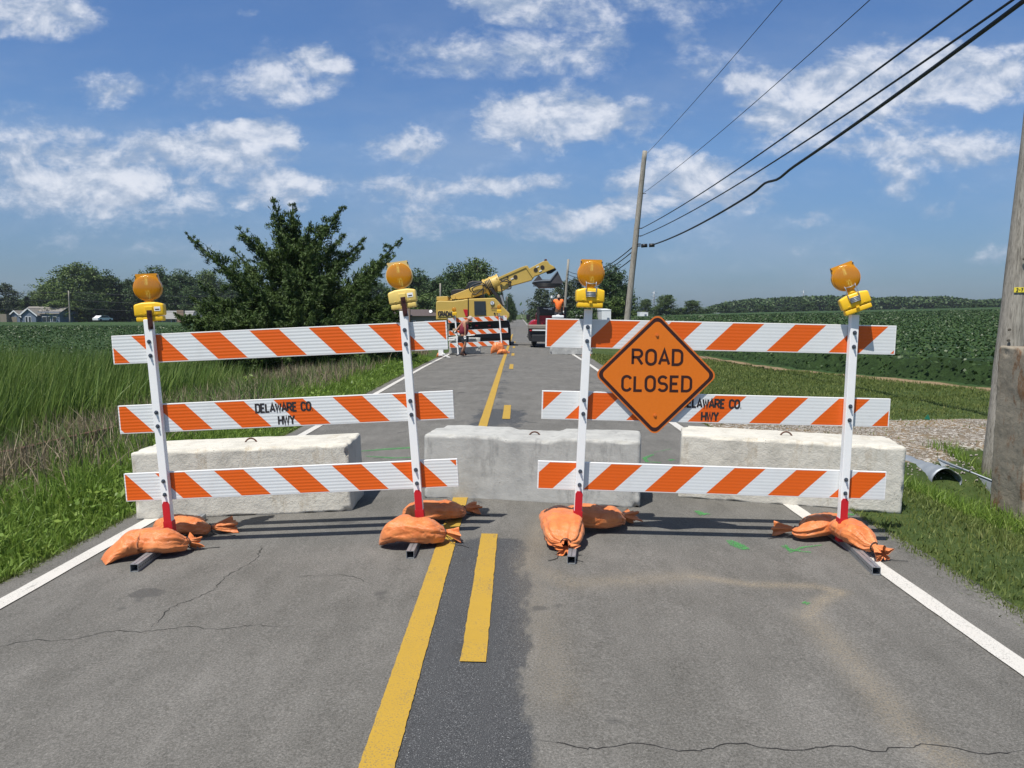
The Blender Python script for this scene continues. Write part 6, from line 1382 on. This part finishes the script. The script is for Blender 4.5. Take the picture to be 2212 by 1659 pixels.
sandbag([atY(1256, 766, 31.8), atY(1264, 766, 31.8), atY(1272, 766, 31.8), atY(1276, 766, 31.8)], .12, 'sandbag showing just right of the third post down the road', 14, h=.18, neck_t=.9, seam=False, tails=False)
for o in bpy.data.objects:
    if o.name.startswith('sandbag') and o.location.y > 25: o.location.z = zat(o.location.x, o.location.y) + (o.location.z - o.location.z)
mb = MB(); mb.bbox((0, 0, .16), (.06, .5, .06), .01, Matrix.Rotation(.5, 3, 'Z')); mb.bbox((.1, 0, .1), (.5, .06, .05), .01, Matrix.Rotation(.45, 3, 'Y')); mb.bbox((-.05, .02, .22), (.2, .2, .3), .03); q = C3(275, 1610, 31.2); o = mb.build('folded_sign_stand', M['white_paint'], None); o.location = (q.x, 31.2, zat(q.x, 31.2)); tag(o, 'small folded white stand at the left road edge near the far block', 'stand')

# ================================================================== EXCAVATOR
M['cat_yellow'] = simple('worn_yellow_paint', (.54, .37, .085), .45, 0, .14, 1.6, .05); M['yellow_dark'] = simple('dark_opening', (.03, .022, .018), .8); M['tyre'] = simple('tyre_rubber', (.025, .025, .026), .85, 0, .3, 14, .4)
EY = 43.0; eb = C3(700, 1450, EY); ez = zat(-2.5, EY); ex0 = eb.x
xc = empty('wheeled_excavator', (ex0, EY, ez), 'yellow wheeled excavator swung across the road with raised boom and hanging bucket', 'excavator')
def E3(cx_, cy_, dy=0): p = C3(cx_, cy_, EY + dy); return (p.x - ex0, p.z - ez)
def slab(name, pts, y0, y1, mat='cat_yellow', parent=xc, bev=.03):
    P_ = [E3(a, b, y0) for a, b in pts]; bm = bmesh.new(); vf = [bm.verts.new((a, y0, b)) for a, b in P_]; vb = [bm.verts.new((a, y1, b)) for a, b in P_]; n = len(P_); bm.faces.new(vf); bm.faces.new(vb[::-1])
    for k in range(n): bm.faces.new((vf[k], vf[(k + 1) % n], vb[(k + 1) % n], vb[k]))
    bmesh.ops.recalc_face_normals(bm, faces=bm.faces)
    if bev: bmesh.ops.bevel(bm, geom=list(bm.edges), offset=bev, segments=2, affect='EDGES', profile=.5)
    me = bpy.data.meshes.new(name); bm.to_mesh(me); bm.free(); me.materials.append(M[mat]); o = bpy.data.objects.new(name, me); col.objects.link(o); o.parent = parent; return o
cw = slab('counterweight', [(186, 1092), (186, 850), (192, 828), (230, 818), (420, 822), (560, 806), (620, 794), (642, 800), (642, 1092)], -1.0, 1.6, bev=.05)
slab('top_box', [(192, 820), (194, 762), (352, 756), (356, 820)], -.6, .9, parent=xc)
eh = slab('engine_housing', [(648, 1092), (648, 792), (1010, 778), (1030, 792), (1130, 905), (1222, 1000), (1228, 1040), (1190, 1092)], -1.0, 1.6, bev=.04)
slab('red_panel', [(570, 942), (632, 942), (632, 1040), (604, 1040)], -1.03, -.9, 'red_paint', eh, 0)
slab('door_opening', [(725, 826), (886, 826), (894, 1024), (730, 1024)], -1.04, -.9, 'glass', eh, 0)
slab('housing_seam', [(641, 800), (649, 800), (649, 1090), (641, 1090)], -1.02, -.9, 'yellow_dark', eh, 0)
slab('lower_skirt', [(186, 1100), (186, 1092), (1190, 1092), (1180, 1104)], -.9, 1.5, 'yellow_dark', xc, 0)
def etext(s, cx_, cy_, hc, wc, mat, sw, par, dy=-1.045):
    z0 = E3(cx_, cy_, dy); h = hc / 5.53 / 1.1826 / F * (EY + dy); w = wc / 5.53 / 1.1826 / F * (EY + dy); b = textw(s, h, .2, 1); mb = MB(); text(mb, s, z0[0], z0[1], h, h * sw, lambda x, z, k: (x, dy - .002 * k, z), .2 * w / b, w / b); return mb.build('lettering', M[mat], par)
slab('name_plate', [(214, 962), (470, 962), (470, 1046), (214, 1046)], -1.03, -.9, 'yellow_pale', cw, 0)
etext('GRADALL', 222, 1036, 62, 240, 'ink', .26, cw); etext('GRADALL', 966, 938, 22, 105, 'rust', .22, eh)
mb = MB(); q = E3(982, 852, -1.04); mb.tube([(q[0], -1.03, q[1]), (q[0], -1.05, q[1])], .115, 20, mi=0, smooth=False); mb.tube([(q[0], -1.05, q[1]), (q[0], -1.056, q[1])], .095, 20, mi=1, smooth=False)
text(mb, 'S', q[0] - .035, q[1] - .055, .11, .026, lambda x, z, k: (x, -1.060, z), 0, 1.1); mb.m[-8:] = [0] * 8; mb.build('round_badge', [M['siding_blue'], M['trim']], eh)
for (a, b, r_) in ((1015, 1000, .05), (1050, 1003, .035)): mb = MB(); q = E3(a, b, -1.04); mb.tube([(q[0], -1.03, q[1]), (q[0], -1.05, q[1])], r_, 12, smooth=False); mb.build('port_hole', M['yellow_dark'], eh)
# cab on the far side, engine hood
cb_ = slab('cab', [(600, 790), (604, 640), (640, 560), (700, 536), (835, 540), (860, 600), (860, 790)], .7, 1.9, 'black', xc, .05); slab('cab_window', [(650, 760), (655, 600), (700, 556), (800, 556), (800, 760)], .66, .72, 'glass', cb_, 0)
slab('hood', [(395, 780), (398, 680), (430, 662), (600, 652), (600, 780)], .2, 1.7, 'black', xc, .04)
# boom: carriage, ring, outer and inner box
bo = slab('boom_base', [(400, 790), (392, 752), (420, 738), (670, 640), (880, 560), (935, 600), (945, 690), (700, 778), (500, 800)], -.35, .35, bev=.03)
for (a, b, r_) in ((432, 768, .12), (400, 800, .05)): mb = MB(); q = E3(a, b, -.4); mb.tube([(q[0], -.40, q[1]), (q[0], .4, q[1])], r_, 18, smooth=False); mb.build('pivot_pin', M['cat_yellow'], bo)
mb = MB(); a, b = E3(880, 640), E3(1090, 545); d = Vector((b[0] - a[0], 0, b[1] - a[1])); A = Vector((a[0], 0, a[1]))
mb.tube([A, A + d * .12, A + d * .14, A + d * .42, A + d * .44, A + d * .56, A + d * .58, A + d * .9, A + d * .92, A + d], [.47, .50, .44, .44, .47, .47, .43, .43, .46, .46], 28, smooth=False); mb.build('rotation_ring', M['cat_yellow'], xc)
mb = MB()
for k in range(4):
    t = lerp(.18, .46, k / 3); c = A + d * t; e1 = d.normalized(); e2 = Vector((0, 1, 0)); e3 = e1.cross(e2); mb.tube([c + (e2 * math.cos(x) + e3 * math.sin(x)) * .47 for x in np.linspace(2.4, 5.2, 12)], .03, 6)
for q_ in (((690, 700), (660, 650), (720, 590), (830, 565), (890, 600)), ((720, 700), (700, 650), (790, 600), (870, 600), (910, 650)), ((700, 720), (740, 730), (800, 690), (860, 640)), ((1090, 520), (1130, 540), (1180, 515), (1230, 560), (1245, 640), (1190, 655)), ((1095, 560), (1150, 545), (1210, 560), (1225, 630)), ((850, 600), (855, 680), (845, 750)), ((1100, 600), (1120, 700), (1150, 860))):
    P_ = [Vector((E3(x, y, -.5)[0], -.50 - .02 * (i % 2), E3(x, y, -.5)[1])) for i, (x, y) in enumerate(q_)]; Q_ = []
    PP = [P_[0]] + P_ + [P_[-1]]
    for i in range(1, len(PP) - 2):
        for k in range(6): t = k / 6; a, b, c, dd = PP[i - 1:i + 3]; Q_.append(.5 * ((2 * b) + (c - a) * t + (2 * a - 5 * b + 4 * c - dd) * t * t + (3 * b - a - 3 * c + dd) * t ** 3))
    Q_.append(P_[-1]); mb.tube(Q_, .032, 6)
mb.build('hydraulic_hoses', M['black'], xc)
ob_ = slab('outer_boom', [(1060, 690), (1050, 500), (1440, 330), (1478, 345), (1560, 500), (1540, 530), (1250, 610), (1110, 690)], -.38, .38, bev=.02)
slab('boom_rib', [(1030, 505), (1390, 345), (1450, 325), (1480, 345), (1060, 525)], -.42, .42, parent=ob_, bev=.01)
slab('boom_collar', [(1440, 330), (1478, 322), (1580, 480), (1555, 505)], -.43, .43, parent=ob_, bev=.02)
ib_ = slab('inner_boom', [(1490, 372), (1700, 262), (1765, 258), (1790, 300), (1850, 335), (1870, 360), (1600, 470), (1560, 478)], -.27, .27, bev=.02)
slab('boom_tip_lug', [(1715, 262), (1722, 230), (1752, 230), (1758, 262)], -.1, .1, 'rust', ib_, .01)
for (a, b, r_, y, par) in ((1595, 384, .115, -.285, ib_), (1690, 348, .115, -.285, ib_), (1309, 484, .115, -.395, ob_), (1198, 484, .055, -.395, ob_), (1240, 551, .05, -.395, ob_)):
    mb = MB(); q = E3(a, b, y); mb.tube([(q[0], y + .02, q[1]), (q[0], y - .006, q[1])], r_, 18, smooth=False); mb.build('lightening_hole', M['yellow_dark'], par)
for (a, b, y, par) in ((1622, 338, -.29, ib_), (1662, 398, -.29, ib_), (1262, 508, -.40, ob_)): mb = MB(); q = E3(a, b, y); mb.box((q[0], y, q[1]), (.16, .012, .06), Matrix.Rotation(-.42, 3, 'Y')); mb.build('decal', M['trim'], par)
slab('tilt_strut', [(935, 640), (985, 640), (1150, 850), (1150, 905), (1120, 895)], -.5, -.3, 'black', xc, .02); slab('tilt_cylinder', [(1090, 740), (1120, 740), (1160, 880), (1135, 885)], -.56, -.50, 'galv', xc, 0)
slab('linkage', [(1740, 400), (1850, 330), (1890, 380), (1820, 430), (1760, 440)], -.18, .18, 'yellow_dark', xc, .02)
# bucket: open shell seen obliquely
bk = MB()
def bpnt(cx_, cy_, dy): q = E3(cx_, cy_, dy); return (q[0], dy, q[1])
out = [bpnt(1548, 560, -.75), bpnt(1640, 452, -.75), bpnt(1690, 520, -.75), bpnt(1795, 520, -.75), bpnt(1905, 400, -.75), bpnt(1985, 570, -.75), bpnt(1880, 628, -.75), bpnt(1650, 632, -.75)]
inn = [(p[0], .75, p[2]) for p in out]
bk.add(out + inn, [(0, 1, 2, 3, 7), (3, 4, 5, 6, 7), (0, 7, 15, 8), (7, 6, 14, 15), (6, 5, 13, 14), (5, 4, 12, 13), (8, 15, 11, 10, 9), (11, 15, 14, 13, 12)])
o = bk.build('bucket', simple('dark_bucket_steel', (.075, .07, .075), .6, .3, .3, 3, .1), xc); sol = o.modifiers.new('thick', 'SOLIDIFY'); sol.thickness = .05
rb_ = MB()
for k in range(4): a, b = bpnt(1560, 572 + k * 14, -.76), bpnt(1960, 580 + k * 13 if k < 3 else 618, -.76); rb_.tube([a, b], .018, 5)
rb_.build('bucket_wear_bar', M['steel_dark'], o); slab('bucket_lip', [(1548, 560), (1640, 545), (1800, 540), (1905, 405), (1895, 398), (1795, 520), (1690, 528), (1550, 548)], -.80, -.70, 'galv', o, 0)
# carrier seen from its end
slab('carrier_frame', [(690, 1104), (1190, 1104), (1190, 1400), (690, 1400)], -.2, 6.5, 'steel_dark', xc, .03); slab('carrier_bumper', [(670, 1290), (1235, 1290), (1235, 1352), (670, 1352)], -.45, -.25, 'black', xc, .02)
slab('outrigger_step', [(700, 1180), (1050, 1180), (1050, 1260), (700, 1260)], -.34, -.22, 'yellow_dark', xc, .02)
for cx_, yy in ((725, .55), (1180, .55), (725, 5.4), (1180, 5.4)):
    zc = .53; q = E3(cx_, 1300, yy); we = MB(); we.tube([(q[0] - .25, yy, zc), (q[0] - .22, yy, zc), (q[0] + .22, yy, zc), (q[0] + .25, yy, zc)], [.45, .52, .52, .45], 30, smooth=False); w_ = we.build('wheel', M['tyre'], xc)
    we = MB(); we.tube([(q[0] - .26, yy, zc), (q[0] + .26, yy, zc)], .26, 18, smooth=False); we.build('rim', M['cat_yellow'], w_)
slab('fender', [(1040, 1190), (1050, 1108), (1215, 1104), (1236, 1190)], -.1, 1.3, 'black', xc, .05); slab('mud_flap', [(1060, 1352), (1232, 1352), (1236, 1430), (1064, 1430)], -.16, -.12, 'black', xc, 0)
for (a, b) in ((940, 1170), (760, 1170)): mb = MB(); q = E3(a, b, -.35); mb.bbox((q[0], -.36, q[1]), (.16, .05, .07), .01); mb.build('tail_lamp', M['red_paint'], xc)

# ================================================================== TRUCK
TY = 42.0; tb = C3(1790, 1465, TY); tz = zat(2.4, TY); tr_ = empty('pickup_truck', (tb.x, TY, tz), 'red pickup truck with black headache rack and flat deck seen from behind', 'truck')
def T3(cx_, cy_, dy=0): p = C3(cx_, cy_, TY + dy); return (p.x - tb.x, p.z - tz)
def tslab(name, pts, y0, y1, mat, parent=tr_, bev=.03):
    P_ = [T3(a, b, y0) for a, b in pts]; bm = bmesh.new(); vf = [bm.verts.new((a, y0, b)) for a, b in P_]; vb = [bm.verts.new((a, y1, b)) for a, b in P_]; n = len(P_); bm.faces.new(vf); bm.faces.new(vb[::-1])
    for k in range(n): bm.faces.new((vf[k], vf[(k + 1) % n], vb[(k + 1) % n], vb[k]))
    bmesh.ops.recalc_face_normals(bm, faces=bm.faces)
    if bev: bmesh.ops.bevel(bm, geom=list(bm.edges), offset=bev, segments=2, affect='EDGES', profile=.5)
    me = bpy.data.meshes.new(name); bm.to_mesh(me); bm.free(); me.materials.append(M[mat]); o = bpy.data.objects.new(name, me); col.objects.link(o); o.parent = parent; return o
M['truck_red'] = simple('truck_red_paint', (.38, .012, .03), .25, 0, .1, 2); M['deck_tan'] = simple('worn_deck_steel', (.23, .20, .165), .7, 0, .3, 3)
tslab('deck', [(1494, 1215), (1494, 1168), (2085, 1168), (2085, 1215)], -1.6, 1.3, 'deck_tan', bev=.02); tslab('deck_skirt', [(1500, 1390), (1498, 1217), (2080, 1217), (2078, 1390)], -1.45, 1.2, 'black', bev=.05)
tslab('rear_bumper', [(1540, 1400), (1540, 1300), (2040, 1300), (2040, 1400)], -1.75, -1.5, 'steel_dark', bev=.03)
tslab('light_bar', [(1548, 1246), (1548, 1228), (1740, 1230), (1740, 1248)], -1.62, -1.46, 'trim', bev=.01); tslab('tail_lamp', [(1510, 1250), (1510, 1232), (1540, 1232), (1540, 1250)], -1.62, -1.46, 'red_paint', bev=.01)
rk = tslab('headache_rack', [(1612, 1165), (1612, 905), (1850, 905), (2030, 912), (2030, 1165), (2000, 1165), (2000, 1010), (1650, 1010), (1650, 1165)], 1.2, 1.32, 'black', bev=.02)
z0 = T3(1775, 948, 1.19); mb = MB(); h_ = 22 / 5.53 / 1.1826 / F * (TY + 1.2); text(mb, 'USA', z0[0], z0[1], h_, h_ * .2, lambda x, z, k: (x, 1.19 - .002 * k, z), .2, 1.1); P_ = [T3(a, b, 1.19) for a, b in ((1705, 925), (1740, 935), (1775, 928), (1815, 922), (1855, 918))]; ribbon(mb, P_, .03, lambda x, z, k: (x, 1.192, z), 0); mb.build('lettering', M['trim'], rk)
cb2 = tslab('cab', [(1600, 1165), (1602, 1010), (1640, 960), (1980, 960), (2030, 1010), (2032, 1165)], 1.5, 3.3, 'truck_red', bev=.06); tslab('rear_window', [(1650, 1030), (1655, 975), (1965, 975), (1975, 1030)], 1.46, 1.52, 'glass', cb2, 0)
tslab('hood', [(1500, 1240), (1500, 1160), (1530, 1115), (1575, 1090), (2040, 1090), (2075, 1130), (2085, 1240)], 1.4, 5.0, 'truck_red', bev=.06)
mb = MB(); q = T3(1486, 1050, 2.8); mb.bbox((q[0], 2.8, q[1]), (.20, .10, .30), .03); mb.tube([(q[0] + .08, 2.8, q[1]), (q[0] + .42, 2.9, q[1] - .05)], .02, 6); mb.build('side_mirror', M['black'], tr_)
for cx_, yy in ((1572, -.4), (2010, -.4), (1572, 3.6), (2010, 3.6)):
    q = T3(cx_, 1400, yy); we = MB(); we.tube([(q[0] - .14, yy, .38), (q[0] - .11, yy, .42), (q[0] + .11, yy, .42), (q[0] + .14, yy, .38)], [.34, .40, .40, .34], 26, smooth=False); w_ = we.build('wheel', M['tyre'], tr_); we = MB(); we.tube([(q[0] - .15, yy, .41), (q[0] + .15, yy, .41)], .2, 16, smooth=False); we.build('rim', M['galv'], w_)
mb = MB(); q = T3(1905, 1045, -.9); mb.bbox((0, 0, 0), (.62, .35, .14), .04); mb.bbox((0, 0, .08), (.16, .12, .05), .02); o = mb.build('white_box', M['white_paint'], None); o.location = (q[0] + tb.x, TY - 1.2, 1.6 + (678.5 - 685) / F * 40.8); tag(o, 'white box with a handle in front of the orange-shirted worker', 'box')
o.location.z = C3(1905, 1045, TY - 1.2).z
mb = MB(); mb.bbox((0, 0, 0), (.5, .3, 1), .02); st = mb.build('box_stack', M['galv_dull'], None); dk = T3(1900, 1168, -1.2); hh_ = o.location.z - .07 - (dk[1] + tz); bpy.data.objects.remove(st)
mb = MB(); mb.bbox((0, 0, 0), (.66, .45, max(.1, hh_)), .03); st = mb.build('tool_chest', M['steel_dark'], None); st.location = (o.location.x, TY - 1.2, dk[1] + tz + max(.1, hh_) / 2); tag(st, 'dark tool chest on the truck deck under the white box', 'tool chest')
# ================================================================== HAZE
mb = MB(); mb.box((0, 950, 20), (1900, 2100, 90)); hz = mb.build('haze', (lambda: None)() or bpy.data.materials.new('haze_air')); hm = hz.data.materials[0]; hm.use_nodes = True
t_ = hm.node_tree; t_.nodes.clear(); ho = t_.nodes.new('ShaderNodeOutputMaterial'); hv = t_.nodes.new('ShaderNodeVolumePrincipled'); hv.inputs['Color'].default_value = (.80, .88, 1, 1); hv.inputs['Density'].default_value = .00016; hv.inputs['Anisotropy'].default_value = .2
t_.links.new(hv.outputs[0], ho.inputs['Volume']); tag(hz, kind='stuff', label='thin blue summer haze over the fields', cat='haze')
